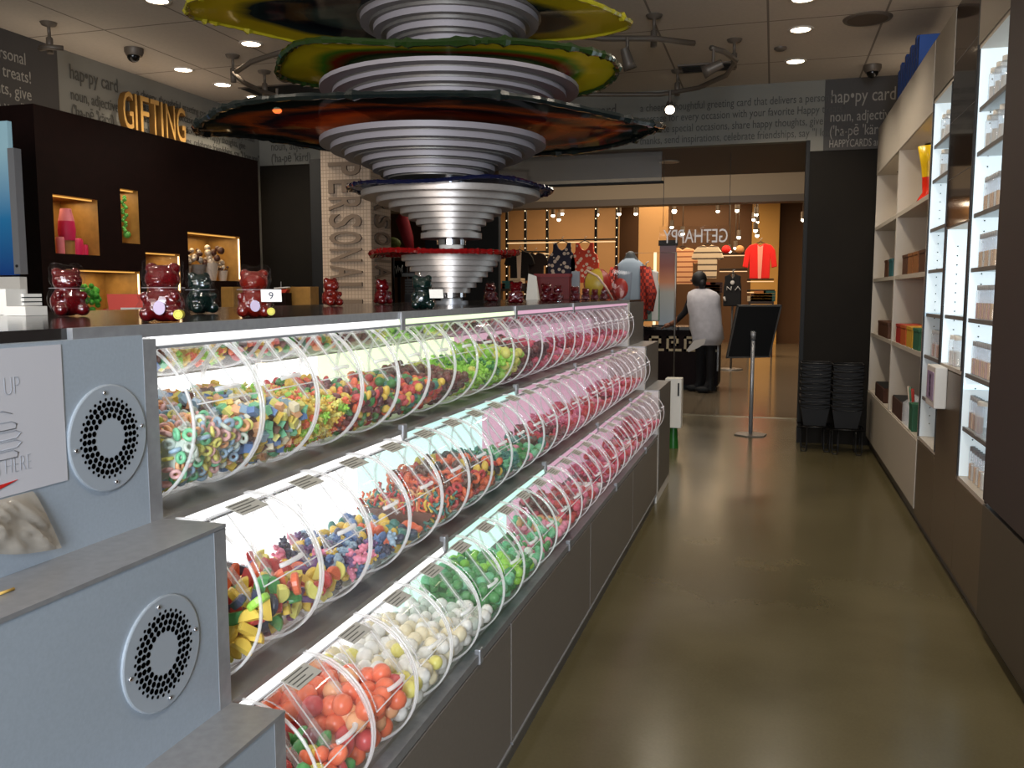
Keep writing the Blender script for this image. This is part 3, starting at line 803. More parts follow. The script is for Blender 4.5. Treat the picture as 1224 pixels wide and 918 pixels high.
# far end of the counter top
def on_counter(px, Y): 
    p = atY(px, 360, Y); return Vector((p.x, Y, TOPZ))
DR = pm('dark_red_card', srgb(96, 12, 14), .5)
p = on_counter(661, 6.35); e = empty('gift_box', p, 'dark red gift box standing upright on the far end of the counter', 'box')
MB().box((-.13, -.04, 0), (.13, .04, .17), DR).build('box', e, bevel=.003); MB().box((-.135, -.045, .165), (.135, .045, .19), pm('red_lid', srgb(112, 16, 18), .5)).build('lid', e)
p = on_counter(635, 6.2); MB().add([(-.04, 0, 0), (.05, 0, 0), (.03, .03, .17), (-.03, .03, .19), (-.04, .06, 0), (.05, .06, 0)], [(0, 1, 2, 3), (1, 5, 2), (0, 3, 4), (3, 2, 5, 4), (0, 4, 5, 1)], PAPER).build('sign_card', label='white folded sign card left of the dark red gift box', cat='sign').location = p
p = on_counter(688, 6.5); MB().box((-.03, -.015, 0), (.03, .015, .21), pm('grey_post', srgb(130, 132, 136), .5)).build('grey_box', label='slim grey box standing right of the dark red gift box', cat='box', bevel=.002).location = p
p = on_counter(714, 6.45); e = empty('gift_bag', p, 'rounded yellow and red wrapped gift basket on the far end of the counter', 'gift')
b = MB()
cols = [pm('wrap_yellow', srgb(176, 146, 50), .4), pm('wrap_red', srgb(150, 22, 22), .4), pm('wrap_yellow2', srgb(176, 146, 50), .4), pm('wrap_red2', srgb(140, 30, 22), .4)]
for i in range(4):
    vs, fs = [], []
    for j in range(9):
        t = pi*j/8
        for k in range(6): a = 2*pi*(i+k/5)/4+.6; vs.append((.105*sin(t)*cos(a), .09*sin(t)*sin(a), .115-.115*cos(t)))
    for j in range(8):
        for k in range(5): fs.append((j*6+k, j*6+k+1, (j+1)*6+k+1, (j+1)*6+k))
    b.add(vs, fs, cols[i], True)
b.build('wrapped_ball', e); MB().tube([(.12, -.02, .0), (.08, -.09, .09), (.02, -.105, .17), (-.07, -.08, .215)], .008, pm('ribbon', srgb(200, 170, 150), .4), 6).build('ribbon', e)
p = on_counter(741, 6.5); e = empty('clear_gift_bag', p, 'clear bag of red candy beside the yellow and red wrapped gift', 'bag')
MB().prism([(-.07, 0), (.07, 0), (.085, .2), (-.05, .22)], -.04, .04, CLAM).build('bag', e); MB().ball((0, 0, .08), .06, pm('candy_mass', srgb(150, 40, 30), .4), 12, 8, (1, .55, 1.3)).build('candy', e)
# cups and cartons at the left end of the counter top
for i, (px, d, w, h, n) in enumerate(((9, 1.62, .028, .058, 1), (30, 1.66, .026, .05, 5), (31, 1.56, .03, .02, 1))):
    p = atY(px, 378, d); lab = ('tall white carton at the left end of the counter top', 'stack of thin white cartons with dark gaps at the left end of the counter', 'low white carton lying in front of the thin stacked cartons')[i]
    e = empty('carton', (p.x, d, TOPZ+.0005), lab, 'carton')
    for k in range(n): MB().box((-w, -w, h*k/n), (w, w, h*(k+.72)/n if n > 1 else h), PAPER).build('layer' if n > 1 else 'box', e)
    if n > 1: MB().box((-w*.9, -w*.9, 0), (w*.9, w*.9, h*.95), BLACK).build('core', e)

# ================================================================== METAL AND GLASS SCULPTURE
SX, SY = -1.40, 3.77
sc = empty('candy_sculpture', (SX, SY, TOPZ), 'tall sculpture of stepped metal cones and coloured glass discs rising from the counter', 'sculpture')
ALU = pm('brushed_aluminium', srgb(170, 162, 156), .4, .55, noise_amt=.05, noise_scale=80)
ALUW = pm('pale_ring', srgb(138, 132, 136), .5, .1)
def cone(zt, zb, rings, mt, gap=.35):
    """stack of round plates: rings = radii from top to bottom"""
    b = MB(); n = len(rings); h = (zt-zb)/n
    for i, r in enumerate(rings):
        z1 = zt-h*i; z0 = z1-h*(1-gap)
        b.lathe([(r, z0-TOPZ), (r, z1-TOPZ)], mt, 48, None, False)
        b.lathe([(r*.9 if gap > .1 else r*.99, z0-h*gap-TOPZ-.002), (r*.9 if gap > .1 else r*.99, z0-TOPZ+.001)], STEEL_D if gap > .1 else mt, 40, None, False)
    for f_i in range(len(b.f)): b.sm[f_i] = len(b.f[f_i]) == 4
    return b
def lerp_r(stops, n):
    out = []
    for i in range(n):
        t = i/(n-1)
        for (a, ra), (c, rc) in zip(stops, stops[1:]):
            if a <= t <= c: out.append(ra+(rc-ra)*(t-a)/(c-a)); break
    return out
def add_cone(*a, off=(0, 0), **k): cone(*a, **k).build('stepped_cone', sc).location = (off[0], off[1], 0)
add_cone(1.617, 1.452, lerp_r([(0, .225), (.25, .20), (.6, .15), (1, .085)], 7), ALU, .05)
add_cone(1.895, 1.705, lerp_r([(0, .40), (.15, .33), (.4, .235), (.7, .16), (1, .11)], 8), ALU, .06)
MB().cyl((0, 0, 1.692-TOPZ), .138, .024, ALU, 40).build('lip_ring', sc)
add_cone(2.12, 1.955, lerp_r([(0, .50), (.3, .43), (.6, .32), (1, .225)], 6), ALUW, .14, off=(-.07, -.026))
add_cone(2.345, 2.20, lerp_r([(0, .57), (.4, .46), (1, .29)], 6), ALUW, .3)
add_cone(2.80, 2.49, lerp_r([(0, .62), (.5, .42), (1, .22)], 8), ALUW, .3)
MB().cyl((0, 0, 0), .075, .014, STEEL, 36).cyl((0, 0, .014), .05, .01, STEEL, 36).build('base_flange', sc)
col_ = MB(); col_.cyl((0, 0, .01), .045, 2.0, STEEL_D, 28); col_.build('pole', sc)
for z, r, hh, mt in ((1.43, .063, .03, CHROME), (1.664, .065, .03, CHROME), (1.630, .055, .036, WHITE), (1.935, .068, .04, CHROME), (2.80, .2, .615, ALUW)):
    MB().cyl((0, 0, z-TOPZ), r, hh, mt, 36).build('collar', sc)
def glass_mat(name, stops, diff=.4, nz=.35, scale=2.2):
    mt, nt, out = newmat(name); L = nt.links.new; N = nt.nodes.new
    tc = N('ShaderNodeTexCoord'); ln = N('ShaderNodeVectorMath'); ln.operation = 'LENGTH'
    n = N('ShaderNodeTexNoise'); n.inputs['Scale'].default_value = scale; n.inputs['Detail'].default_value = 4; n.inputs['Distortion'].default_value = 1.2
    ma = N('ShaderNodeMath'); ma.operation = 'MULTIPLY_ADD'; ma.inputs[1].default_value = nz
    sb = N('ShaderNodeMath'); sb.operation = 'SUBTRACT'; sb.inputs[1].default_value = nz*.5
    L(tc.outputs['Object'], ln.inputs[0]); L(tc.outputs['Object'], n.inputs['Vector'])
    L(n.outputs['Fac'], ma.inputs[0]); L(ln.outputs['Value'], ma.inputs[2]); L(ma.outputs[0], sb.inputs[0])
    r = N('ShaderNodeValToRGB'); e = r.color_ramp.elements
    while len(e) < len(stops): e.new(.5)
    for el, (p_, c_) in zip(e, stops): el.position = p_; el.color = c_
    L(sb.outputs[0], r.inputs['Fac'])
    t = N('ShaderNodeBsdfTransparent'); d = N('ShaderNodeBsdfDiffuse'); tl = N('ShaderNodeBsdfTranslucent'); g = N('ShaderNodeBsdfGlossy'); g.inputs['Roughness'].default_value = .08
    for s_ in (t, d, tl): L(r.outputs['Color'], s_.inputs[0])
    m1 = N('ShaderNodeMixShader'); L(d.outputs[0], m1.inputs[1]); L(tl.outputs[0], m1.inputs[2])
    m2 = N('ShaderNodeMixShader'); m2.inputs[0].default_value = diff; L(t.outputs[0], m2.inputs[1]); L(m1.outputs[0], m2.inputs[2])
    lw = N('ShaderNodeLayerWeight'); lw.inputs[0].default_value = .5; pw = N('ShaderNodeMath'); pw.operation = 'POWER'; pw.inputs[1].default_value = 6; L(lw.outputs['Facing'], pw.inputs[0]); mk = N('ShaderNodeMath'); mk.operation = 'MULTIPLY_ADD'; mk.inputs[1].default_value = .3; mk.inputs[2].default_value = .03; L(pw.outputs[0], mk.inputs[0])
    m3 = N('ShaderNodeMixShader'); L(mk.outputs[0], m3.inputs[0]); L(m2.outputs[0], m3.inputs[1]); L(g.outputs[0], m3.inputs[2])
    L(m3.outputs[0], out.inputs[0]); return mt
def disc(z, a, b_, mt, rimm, wav=.02, tip=0.0, label='', hole=.05, rim_r=.012, spike=.012, off=(0, 0)):
    n, k = 96, 14; vs, fs = [], []
    hz = lambda t, ang: (wav*sin(3*ang+z*9)*t*t + wav*.6*sin(5*ang+1.3)*t**3 - tip*(cos(ang)**2)*t*t)
    for j in range(k+1):
        t = hole + (1-hole)*j/k
        for i in range(n):
            an = 2*pi*i/n; w = 1+(.012*sin(7*an+z*5)+.012*noise.noise(Vector((cos(an)*6, sin(an)*6, z))))*(t**3)
            vs.append((t*w*cos(an), t*w*sin(an), hz(t, an)))
    for j in range(k):
        for i in range(n): q_ = (i+1) % n; fs.append((j*n+i, j*n+q_, (j+1)*n+q_, (j+1)*n+i))
    m_ = MB(); m_.add(vs, fs, mt, True); o = m_.build('glass_disc', sc, label=label)
    o.location = (off[0], off[1], z-TOPZ); o.rotation_euler = (0, 0, R(20.4)); o.scale = (a, b_, 1)
    # ragged fused-glass rim
    r_ = MB(); N_ = 200; ca, sa = cos(R(20.4)), sin(R(20.4)); pts = []; rad = []
    for i in range(N_):
        an = 2*pi*i/N_; w = 1+.012*sin(7*an+z*5)+.012*noise.noise(Vector((cos(an)*6, sin(an)*6, z)))
        x, y = w*cos(an)*a, w*sin(an)*b_
        pts.append((x, y, hz(1, an))); rad.append(rim_r*(1+.5*random.random()) + (spike if random.random() < .12 else 0)*random.random())
    r_.tube(pts, rad, rimm, 6, True, smooth=False)
    ro = r_.build('glass_rim', o); ro.scale = (1/a, 1/b_, 1)
C_ = lambda r, g, b_: srgb(r, g, b_)
g1 = glass_mat('glass_teal_yellow', [(0, C_(70, 90, 84)), (.42, C_(80, 100, 96)), (.54, C_(16, 18, 34)), (.72, C_(36, 52, 56)), (.80, C_(206, 186, 40)), (1, C_(190, 176, 40))], .6, .14, 1.4)
g2 = glass_mat('glass_green_yellow', [(0, C_(150, 150, 140)), (.5, C_(120, 130, 100)), (.6, C_(34, 70, 34)), (.68, C_(140, 40, 20)), (.75, C_(80, 140, 40)), (.82, C_(206, 190, 40)), (1, C_(170, 170, 34))], .6, .16, 1.4)
g3 = glass_mat('glass_ember', [(0, C_(170, 150, 140)), (.40, C_(150, 80, 54)), (.52, C_(190, 76, 30)), (.62, C_(100, 28, 18)), (.70, C_(24, 28, 40)), (.78, C_(150, 70, 30)), (.86, C_(24, 34, 34)), (1, C_(10, 18, 18))], .5, .5, 1.3)
g4 = glass_mat('glass_blue', [(0, C_(200, 200, 205)), (.6, C_(176, 182, 190)), (.86, C_(120, 134, 160)), (1, C_(50, 66, 120))], .3, .3)
g5 = glass_mat('glass_deep_red', [(0, C_(150, 20, 22)), (1, C_(140, 16, 18))], .7, .1)
RG = lambda n, c: pm(n, c, .2, 0, coat=.5)
disc(2.65, .97, .42, g1, RG('rim_olive', C_(150, 140, 30)), .015, 0, 'olive and teal glass disc', rim_r=.008, off=(-.16, -.06))
disc(2.425, .75, .52, g2, RG('rim_green', C_(28, 46, 16)), .015, 0, 'green and yellow glass disc', rim_r=.011)
disc(2.17, 1.02, .68, g3, RG('rim_black', C_(14, 22, 22)), .016, .0, 'dark glass disc streaked ember orange', rim_r=.011, off=(-.07, -.026))
disc(1.905, .45, .44, g4, RG('rim_navy', C_(14, 18, 44)), .008, 0, 'clear blue glass disc with navy rim', spike=.004, rim_r=.007, off=(.0, 0))
disc(1.625, .33, .33, g5, RG('rim_red', C_(120, 12, 14)), .004, 0, 'deep red glass disc', spike=.004, rim_r=.009, off=(-.03, -.01))

# ================================================================== LEFT WALL UNIT, SIGN, PILLAR
UX, UY0, UY1, UZ = -4.9, 5.0, 7.75, 2.74
wu = empty('wall_cabinet', (-5.2, 6.4, 0), 'tall dark brown wall cabinet with glowing amber display niches', 'cabinet')
T = Matrix.Translation((5.2, -6.4, 0))
NICH = [(5.13, 5.56, 1.73, 2.145), (5.81, 6.01, 1.84, 2.26), (6.62, 7.40, 1.56, 1.98), (6.07, 6.50, 1.45, 1.78), (5.22, 5.99, 1.25, 1.62)]
ys = sorted({UY0, UY1, *[n[0] for n in NICH], *[n[1] for n in NICH]}); zs = sorted({0, UZ, *[n[2] for n in NICH], *[n[3] for n in NICH]})
b = MB()
for y0, y1 in zip(ys, ys[1:]):
    for z0, z1 in zip(zs, zs[1:]):
        if any(n[0] <= (y0+y1)/2 <= n[1] and n[2] <= (z0+z1)/2 <= n[3] for n in NICH): continue
        b.add([(UX, y0, z0), (UX, y1, z0), (UX, y1, z1), (UX, y0, z1)], [(0, 1, 2, 3)], DARKWOOD, False, T)
b.add([(XL, UY0, 0), (UX, UY0, 0), (UX, UY0, UZ), (XL, UY0, UZ)], [(0, 1, 2, 3)], DARKWOOD, False, T)
b.add([(XL, UY1, 0), (UX, UY1, 0), (UX, UY1, UZ), (XL, UY1, UZ)], [(3, 2, 1, 0)], DARKWOOD, False, T)
b.add([(XL, UY0, UZ), (UX, UY0, UZ), (UX, UY1, UZ), (XL, UY1, UZ)], [(0, 1, 2, 3)], DARKWOOD, False, T)
b.build('veneer_shell', wu)
LEDA = em('niche_led', srgb(255, 190, 96), 1.0)
LEDN = em('niche_led_bright', srgb(255, 222, 170), 4.0)
for i, (y0, y1, z0, z1) in enumerate(NICH):
    b = MB(); D = UX-.34
    b.add([(UX, y0, z0), (UX, y1, z0), (D, y1, z0), (D, y0, z0)], [(0, 1, 2, 3)], WOODL, False, T)
    b.add([(UX, y0, z1), (UX, y1, z1), (D, y1, z1), (D, y0, z1)], [(3, 2, 1, 0)], WOODL, False, T)
    b.add([(UX, y0, z0), (D, y0, z0), (D, y0, z1), (UX, y0, z1)], [(0, 1, 2, 3)], WOODL, False, T)
    b.add([(UX, y1, z0), (D, y1, z0), (D, y1, z1), (UX, y1, z1)], [(3, 2, 1, 0)], WOODL, False, T)
    b.add([(D, y0, z0), (D, y1, z0), (D, y1, z1), (D, y0, z1)], [(0, 1, 2, 3)], WOODL, False, T)
    nn = b.build('niche', wu, label='amber lit wooden niche')
    MB().box((UX-.05, y0+.02, z1-.012), (UX-.03, y1-.02, z1-.004), LEDA, T).build('led_strip', nn)
    l_ = bpy.data.lights.new('niche_lamp', 'AREA'); l_.shape = 'RECTANGLE'; l_.size = .2; l_.size_y = (y1-y0)*.8; l_.energy = 1.3*(y1-y0)/.5; l_.color = (1, .78, .46)
    lo = bpy.data.objects.new('niche_lamp', l_); COL.objects.link(lo); lo.location = (UX-.17, (y0+y1)/2, z1-.015)
    if i >= 2: MB().box((UX-.012, y1-.012, z0+.02), (UX-.004, y1-.003, z1-.02), LEDN, T).build('led_bar', nn)
# things in the niches
GLS = CLAM
def jar(x, y, z, r, h, mt, label, cat='jar', name='candy_jar', lid=None):
    e = empty(name, (x, y, z+.001), label, cat)
    MB().lathe([(r, 0), (r, h*.9), (r*.85, h)], mt, 20).build('body', e)
    MB().cyl((0, 0, h), r*.9, h*.12, lid or CLAM, 20).build('lid', e)
    return e
HOTP = pm('hot_pink_candy', srgb(196, 34, 80), .4); PINKB = pm('pale_pink_candy', srgb(214, 120, 130), .5)
e = empty('candy_tower', (-4.98, 5.33, 1.732), 'tall pink candy bag on a wooden pedestal in the upper left niche', 'bag')
MB().cyl((0, 0, 0), .05, .10, WOODL, 16).build('pedestal', e); MB().lathe([(.055, .10), (.062, .17), (.055, .24)], HOTP, 16).build('pink_candy', e)
MB().lathe([(.055, .24), (.04, .31), (.036, .33)], PINKB, 16).build('top', e)
jar(-4.96, 5.24, 1.731, .03, .12, PINKB, 'small pale pink candy tube left of the pink bag in the niche')
jar(-5.0, 5.42, 1.731, .06, .12, HOTP, 'round jar of hot pink candy in the upper left niche')
jar(-5.0, 5.52, 1.731, .025, .08, HOTP, 'tiny pink candy jar at the right edge of the upper left niche')
b = MB()
for i in range(14): b.ball((0.012*sin(i*2), .01*cos(i*1.7), -.02*i), .016, pm('green_string', srgb(96, 170, 70), .5), 8, 5)
b.ball((0, .02, -.29), .03, MATS['green_string'], 10, 6)
b.build('candy_string', label='green candy string hanging in the narrow upper niche', cat='candy').location = (-4.93, 5.88, 2.20)
WRAP = pm('silver_wrap', srgb(190, 176, 160), .35, .3); CHOC = pm('chocolate', srgb(70, 36, 22), .5)
for i, (y, s_) in enumerate(((6.72, 1), (6.92, 1.1), (7.1, 1.25), (7.3, .75))):
    e = empty('chocolate_bouquet', (-5.03, y, 1.561), 'wrapped chocolate bouquet in the right niche, %s' % ('leftmost', 'second from the left', 'tall third one', 'small last one by the light bar')[i], 'bouquet', 'chocolate bouquets in the niche')
    MB().lathe([(.045*s_, 0), (.07*s_, .13*s_)], WRAP if i != 1 else pm('grey_pot', srgb(110, 104, 98), .5), 14).build('pot', e)
    b = MB()
    for k in range(16):
        a = random.uniform(0, 6.28); r_ = random.uniform(0, .085)*s_; b.ball((r_*cos(a), r_*sin(a), .13*s_+random.uniform(0, .12)*s_), random.uniform(.016, .03)*s_, random.choice((WRAP, CHOC, WRAP)), 7, 5)
    b.build('wrapped_chocolates', e)
b = MB(); GF = pm('green_fur', srgb(50, 130, 30), .8)
for k in range(60):
    a = random.uniform(0, 6.28); z = random.uniform(0, .22); b.ball((.075*cos(a)*random.random()**.4, .075*sin(a)*random.random()**.4, .03+z), .022, GF, 6, 4)
b.build('green_candy_pile', label='bushy green candy pile in the low wide niche', cat='candy').location = (-4.98, 5.52, 1.252)
jar(-5.0, 5.76, 1.252, .06, .07, pm('maroon_jar', srgb(120, 16, 40), .15), 'round maroon candy jar in the low wide niche')
e = empty('picture_frame', (-4.62, 5.46, 1.2005), 'bright orange-red frame with white card behind the yellow-tagged bear', 'frame')
REDO = pm('orange_red', srgb(222, 56, 22), .5)
MB().prism([(-.09, 0), (.14, 0), (.14, .24), (-.11, .24)], -.01, .01, REDO).build('frame_board', e); MB().box((-.02, -.014, .02), (.14, -.011, .14), PAPER).build('card', e)
put_text('lettering', '@', .06, TXTD, (-4.62+.03, 5.46-.016, 1.28), FACE_Y, e)
e.rotation_euler = (0, 0, R(35))
e = empty('back_counter', (-4.45, 6.9, 0), 'low dark back counter in front of the brown wall cabinet', 'counter')
MB().box((-.42, -1.7, 0), (.2, 1.24, 1.17), DARKWOOD).build('body', e); MB().box((-.44, -1.72, 1.17), (.22, 1.26, 1.2), BLACKG).build('worktop', e)
for i, (px0, px1, Y) in enumerate(((258, 280, 7.1), (343, 372, 7.9))):
    a = atY(px0, 343, Y); c = atY(px1, 343, Y)
    if i == 0:
        e = empty('wooden_box', ((a.x+c.x)/2, Y, 1.2005), 'honey coloured wooden box on the back counter behind the dark green bear', 'box')
        hh = a.z-1.2
    else:
        e = empty('wooden_box', ((a.x+c.x)/2, Y, 1.2005), 'wide honey coloured wooden box on the back counter by the pillar', 'box'); hh = a.z-1.2
    w = (c.x-a.x)/2
    MB().box((-w, -.02, 0), (w, .15, hh), WOODL).build('box', e, bevel=.003); MB().box((-w+.015, -.024, .02), (w-.015, -.019, hh-.02), WOODL).build('front', e)
p = atY(336, 343, 7.7); e = empty('toy_boat', (p.x, 7.7, 1.45), 'small red and white toy boat shelf piece beside the wide wooden box', 'toy')
MB().prism([(-.06, .0), (.06, .0), (.09, .035), (-.08, .03)], -.03, .03, pm('boat_red', srgb(190, 60, 40), .5)).build('hull', e); MB().prism([(-.07, .04), (.09, .05), (.09, .06), (-.07, .05)], -.02, .02, PAPER).build('deck', e); MB().tube([(0, 0, .05), (0, 0, .11)], .004, STEEL, 6).build('mast', e)
MB().box((-.08, -.06, -.2495), (.08, .06, 0), DARKWOOD).build('stand', e)
# the raised word over the cabinet
gs = empty('raised_sign', (XL+.02, 7.1, 2.95), 'raised golden letters on the grey left wall above the brown cabinet', 'sign')
GOLD = pm('gold_letter_face', srgb(168, 128, 66), .45, .2, emit=srgb(206, 150, 70), es=.01); GOLDS = pm('gold_letter_side', srgb(120, 84, 36), .5, .2)
yA, yB = 6.62, 7.5
word = 'GIFTING'; wid = [.15, .07, .13, .14, .07, .15, .15]; tot = sum(wid); yy = yA
for ch, w in zip(word, wid):
    L_ = w/tot*(yB-yA)
    me = text_mesh(ch, .47, GOLD, extrude=.03, xs=1, align='LEFT')
    xs = [v.co.x for v in me.vertices]; k = L_*.84/max(max(xs)-min(xs), .05); x0 = min(xs)
    if ch == 'I': k = .6
    for v in me.vertices: v.co.x = (v.co.x-x0)*k
    me.materials.append(GOLDS)
    for pgn in me.polygons:
        if abs(pgn.normal.z) < .5: pgn.material_index = 1
    o = bpy.data.objects.new('letter', me); COL.objects.link(o); o.parent = gs
    o.matrix_local = Matrix.Translation(-gs.location) @ Matrix.Translation((XL+.06, yy, 2.895)) @ FACE_X
    yy += L_
# pillar with vertical letters
PILF = grid_mat('pillar_mosaic', srgb(205, 178, 148), srgb(136, 112, 88), .055, .055, .005, .5)
def pil_mat():
    mt, nt, out = newmat('pillar_mosaic_panel'); L = nt.links.new; N = nt.nodes.new
    p = N('ShaderNodeBsdfPrincipled'); tc = N('ShaderNodeTexCoord'); sp = N('ShaderNodeSeparateXYZ'); L(tc.outputs['Object'], sp.inputs[0])
    sm_ = N('ShaderNodeMath'); sm_.operation = 'ADD'; L(sp.outputs[0], sm_.inputs[0]); L(sp.outputs[1], sm_.inputs[1])
    os_ = []
    for src in (sm_.outputs[0], sp.outputs[2]):
        a = N('ShaderNodeMath'); a.inputs[1].default_value = 50; L(src, a.inputs[0])
        d = N('ShaderNodeMath'); d.operation = 'MODULO'; d.inputs[1].default_value = .037; L(a.outputs[0], d.inputs[0])
        c = N('ShaderNodeMath'); c.operation = 'LESS_THAN'; c.inputs[1].default_value = .006; L(d.outputs[0], c.inputs[0]); os_.append(c)
    mx = N('ShaderNodeMath'); mx.operation = 'MAXIMUM'; L(os_[0].outputs[0], mx.inputs[0]); L(os_[1].outputs[0], mx.inputs[1])
    mi_ = N('ShaderNodeMix'); mi_.data_type = 'RGBA'; mi_.inputs[6].default_value = srgb(186, 164, 142); mi_.inputs[7].default_value = srgb(146, 126, 108)
    L(mx.outputs[0], mi_.inputs[0]); L(mi_.outputs[2], p.inputs['Base Color']); p.inputs['Roughness'].default_value = .55; L(p.outputs[0], out.inputs[0]); return mt
PILM = pil_mat()
PX0, PX1, PY0, PY1 = -4.455, -3.905, 8.2, 8.68
pil = empty('lettered_pillar', ((PX0+PX1)/2, (PY0+PY1)/2, 0), 'square mosaic pillar with raised vertical lettering behind the sculpture', 'pillar'); pil['kind'] = 'thing'
T = Matrix.Translation(-pil.location)
MB().box((PX0, PY0, 0), (PX1, PY1, 2.95), PILM, T).build('mosaic_shaft', pil)
MB().box((PX0, PY0, 2.95), (PX1, PY1, CEIL), WHITE, T).build('white_cap', pil, label='plain white upper section')
LETF = pm('raised_letter', srgb(126, 108, 92), .5, .2); LETS = pm('raised_letter_side', srgb(70, 58, 48), .6)
for face, n_ in ((0, 10), (1, 10)):
    for i, ch in enumerate('PERSONALIZED'[:n_]):
        zc = 2.76-.172*i
        me = text_mesh(ch, .50, LETF, extrude=.012, align='LEFT', offset=.008)
        ks = [v.co.x for v in me.vertices]; x0, x1 = min(ks), max(ks)
        tgt = .135 if ch != 'I' else .05
        for v in me.vertices: v.co.x = (v.co.x-x0)/(x1-x0)*tgt
        me.materials.append(LETS)
        for pgn in me.polygons:
            if abs(pgn.normal.z) < .5: pgn.material_index = 1
        o = bpy.data.objects.new('letter', me); COL.objects.link(o); o.parent = pil
        if face == 0: Mx = Matrix.Translation((PX0+.10, PY0-.013, zc)) @ FACE_Y @ Matrix.Rotation(-pi/2, 4, 'Z')
        else: Mx = Matrix.Translation((PX1+.013, PY0+.07, zc)) @ FACE_X @ Matrix.Rotation(-pi/2, 4, 'Z')
        o.matrix_local = T @ Mx
# blue screen cooler at the far left
e = empty('display_cooler', (-4.35, 4.0, 0), 'white cooler with a deep blue lit front panel at the left edge of the photo', 'cooler')
def blue_mat():
    mt, nt, out = newmat('blue_panel'); N = nt.nodes.new; L = nt.links.new
    tc = N('ShaderNodeTexCoord'); sp = N('ShaderNodeSeparateXYZ'); mr = N('ShaderNodeMapRange'); mr.inputs[1].default_value = 1.55; mr.inputs[2].default_value = 2.25
    r = N('ShaderNodeValToRGB'); r.color_ramp.elements[0].color = srgb(10, 44, 96); r.color_ramp.elements[1].color = srgb(120, 150, 160)
    x = r.color_ramp.elements.new(.45); x.color = srgb(26, 88, 128)
    p = N('ShaderNodeBsdfPrincipled'); p.inputs['Roughness'].default_value = .25
    L(tc.outputs['Object'], sp.inputs[0]); L(sp.outputs[2], mr.inputs[0]); L(mr.outputs[0], r.inputs['Fac']); L(r.outputs['Color'], p.inputs['Base Color'])
    L(r.outputs['Color'], p.inputs['Emission Color']); p.inputs['Emission Strength'].default_value = .5; L(p.outputs[0], out.inputs[0]); return mt
MB().box((-.42, 0, 0), (.27, .05, 1.54), WHITE).build('body', e)
MB().box((-.42, 0, 1.55), (.245, .03, 2.4), blue_mat()).build('blue_panel', e, label='deep blue lit panel')
MB().box((.245, -.01, 1.555), (.29, .04, 2.25), pm('grey_door_frame', srgb(110, 110, 112), .5)).build('door_frame', e); MB().ball((.268, -.012, 1.6), .008, BLACK, 8, 6).build('screw', e)

# ================================================================== CEILING FITTINGS
FIX = pm('light_trim', srgb(190, 180, 168), .5); LAMP = em('lamp_face', srgb(255, 236, 206), 14)
GREYM = pm('grey_fitting', srgb(96, 86, 76), .5, .3)
def spot(loc, power, ang=110, col=(1, .88, .72), rot=(0, 0, 0), r=.06, blend=.7):
    l = bpy.data.lights.new('spot', 'SPOT'); l.energy = power; l.spot_size = R(ang); l.spot_blend = blend; l.color = col; l.shadow_soft_size = r
    o = bpy.data.objects.new('spot', l); COL.objects.link(o); o.location = loc; o.rotation_euler = rot; return o
DL = [(300, 52), (219, 83), (266, 101), (304, 116), (957, 35), (951, 73), (188, 0), (960, -2)]
dn = ['largest ceiling downlight, just left of the glass discs', 'first of three downlights in a row over the lettered left wall', 'middle of three downlights in a row over the lettered left wall',
      'last of three downlights in a row over the lettered left wall, nearest the back corner', 'second downlight above the aisle, by the round speaker', 'downlight above the aisle nearest the back wall',
      'downlight at the top edge, above the security dome', 'downlight above the aisle cut by the top edge']
for (px, py), lb in zip(DL, dn):
    p = atZ(px, py, CEIL)
    e = empty('ceiling_downlight', (p.x, p.y, CEIL), lb, 'light', 'recessed ceiling downlights')
    MB().lathe([(.095, 0), (.092, -.008), (.075, -.008), (.07, -.003)], FIX, 28).build('trim_ring', e)
    MB().lathe([(.072, -.004), (0, -.004)], LAMP, 24).build('lens', e)
    spot((p.x, p.y, CEIL-.03), 60, 130)
for x, y in ((-2.6, 2.2), (.1, 3.2), (.1, 5.0), (-2.9, 5.6), (.1, 1.2), (-3.2, .8)):    # lamps of the same rows, above the frame
    spot((x, y, CEIL-.03), 62, 130)
p = atZ(1037, 22, CEIL); e = empty('ceiling_speaker', (p.x, p.y, CEIL), 'round brown-grey ceiling speaker above the white shelves', 'speaker')
MB().lathe([(.17, 0), (.165, -.01), (.14, -.012)], GREYM, 36).build('rim', e); MB().lathe([(.14, -.012), (0, -.014)], pm('speaker_mesh', srgb(88, 74, 62), .8), 36).build('grille', e)
p = atZ(845, 80, CEIL); e = empty('ceiling_vent', (p.x, p.y, CEIL), 'dark slotted ceiling air vent beside the curved track', 'vent')
MB().box((-.24, -.14, -.012), (.24, .14, 0), GREYM).build('frame', e)
for i in range(4): MB().box((-.21, -.11+.055*i, -.018), (.21, -.08+.055*i, -.0125), BLACK).build('slot', e)
p = atZ(362, 109, CEIL); e = empty('ceiling_vent', (p.x, p.y, CEIL), 'black ceiling opening behind the big glass disc at left', 'vent'); MB().box((-.5, -.3, -.014), (.4, .3, 0), BLACK).build('slot', e); MB().box((-.52, -.32, -.01), (.42, -.3, 0), GREYM).build('frame', e)
for (px, py), lb in (((160, 58), 'grey security camera dome on the ceiling above the left wall lettering'), ((1043, 78), 'dark security camera dome on the ceiling by the blue boxes')):
    p = atZ(px, py, CEIL); e = empty('security_camera', (p.x, p.y, CEIL), lb, 'camera')
    MB().lathe([(.075, 0), (.075, -.03), (.06, -.06)], GREYM, 24).build('housing', e); MB().ball((0, -.01, -.062), .05, BLACKG, 16, 10).build('dome', e)
p = atZ(933, 57, CEIL); e = empty('smoke_detector', (p.x, p.y, CEIL), 'small flat grey smoke detector on the ceiling left of the aisle downlights', 'detector'); MB().lathe([(.05, 0), (.05, -.012), (.03, -.025), (0, -.025)], GREYM, 20).build('body', e)
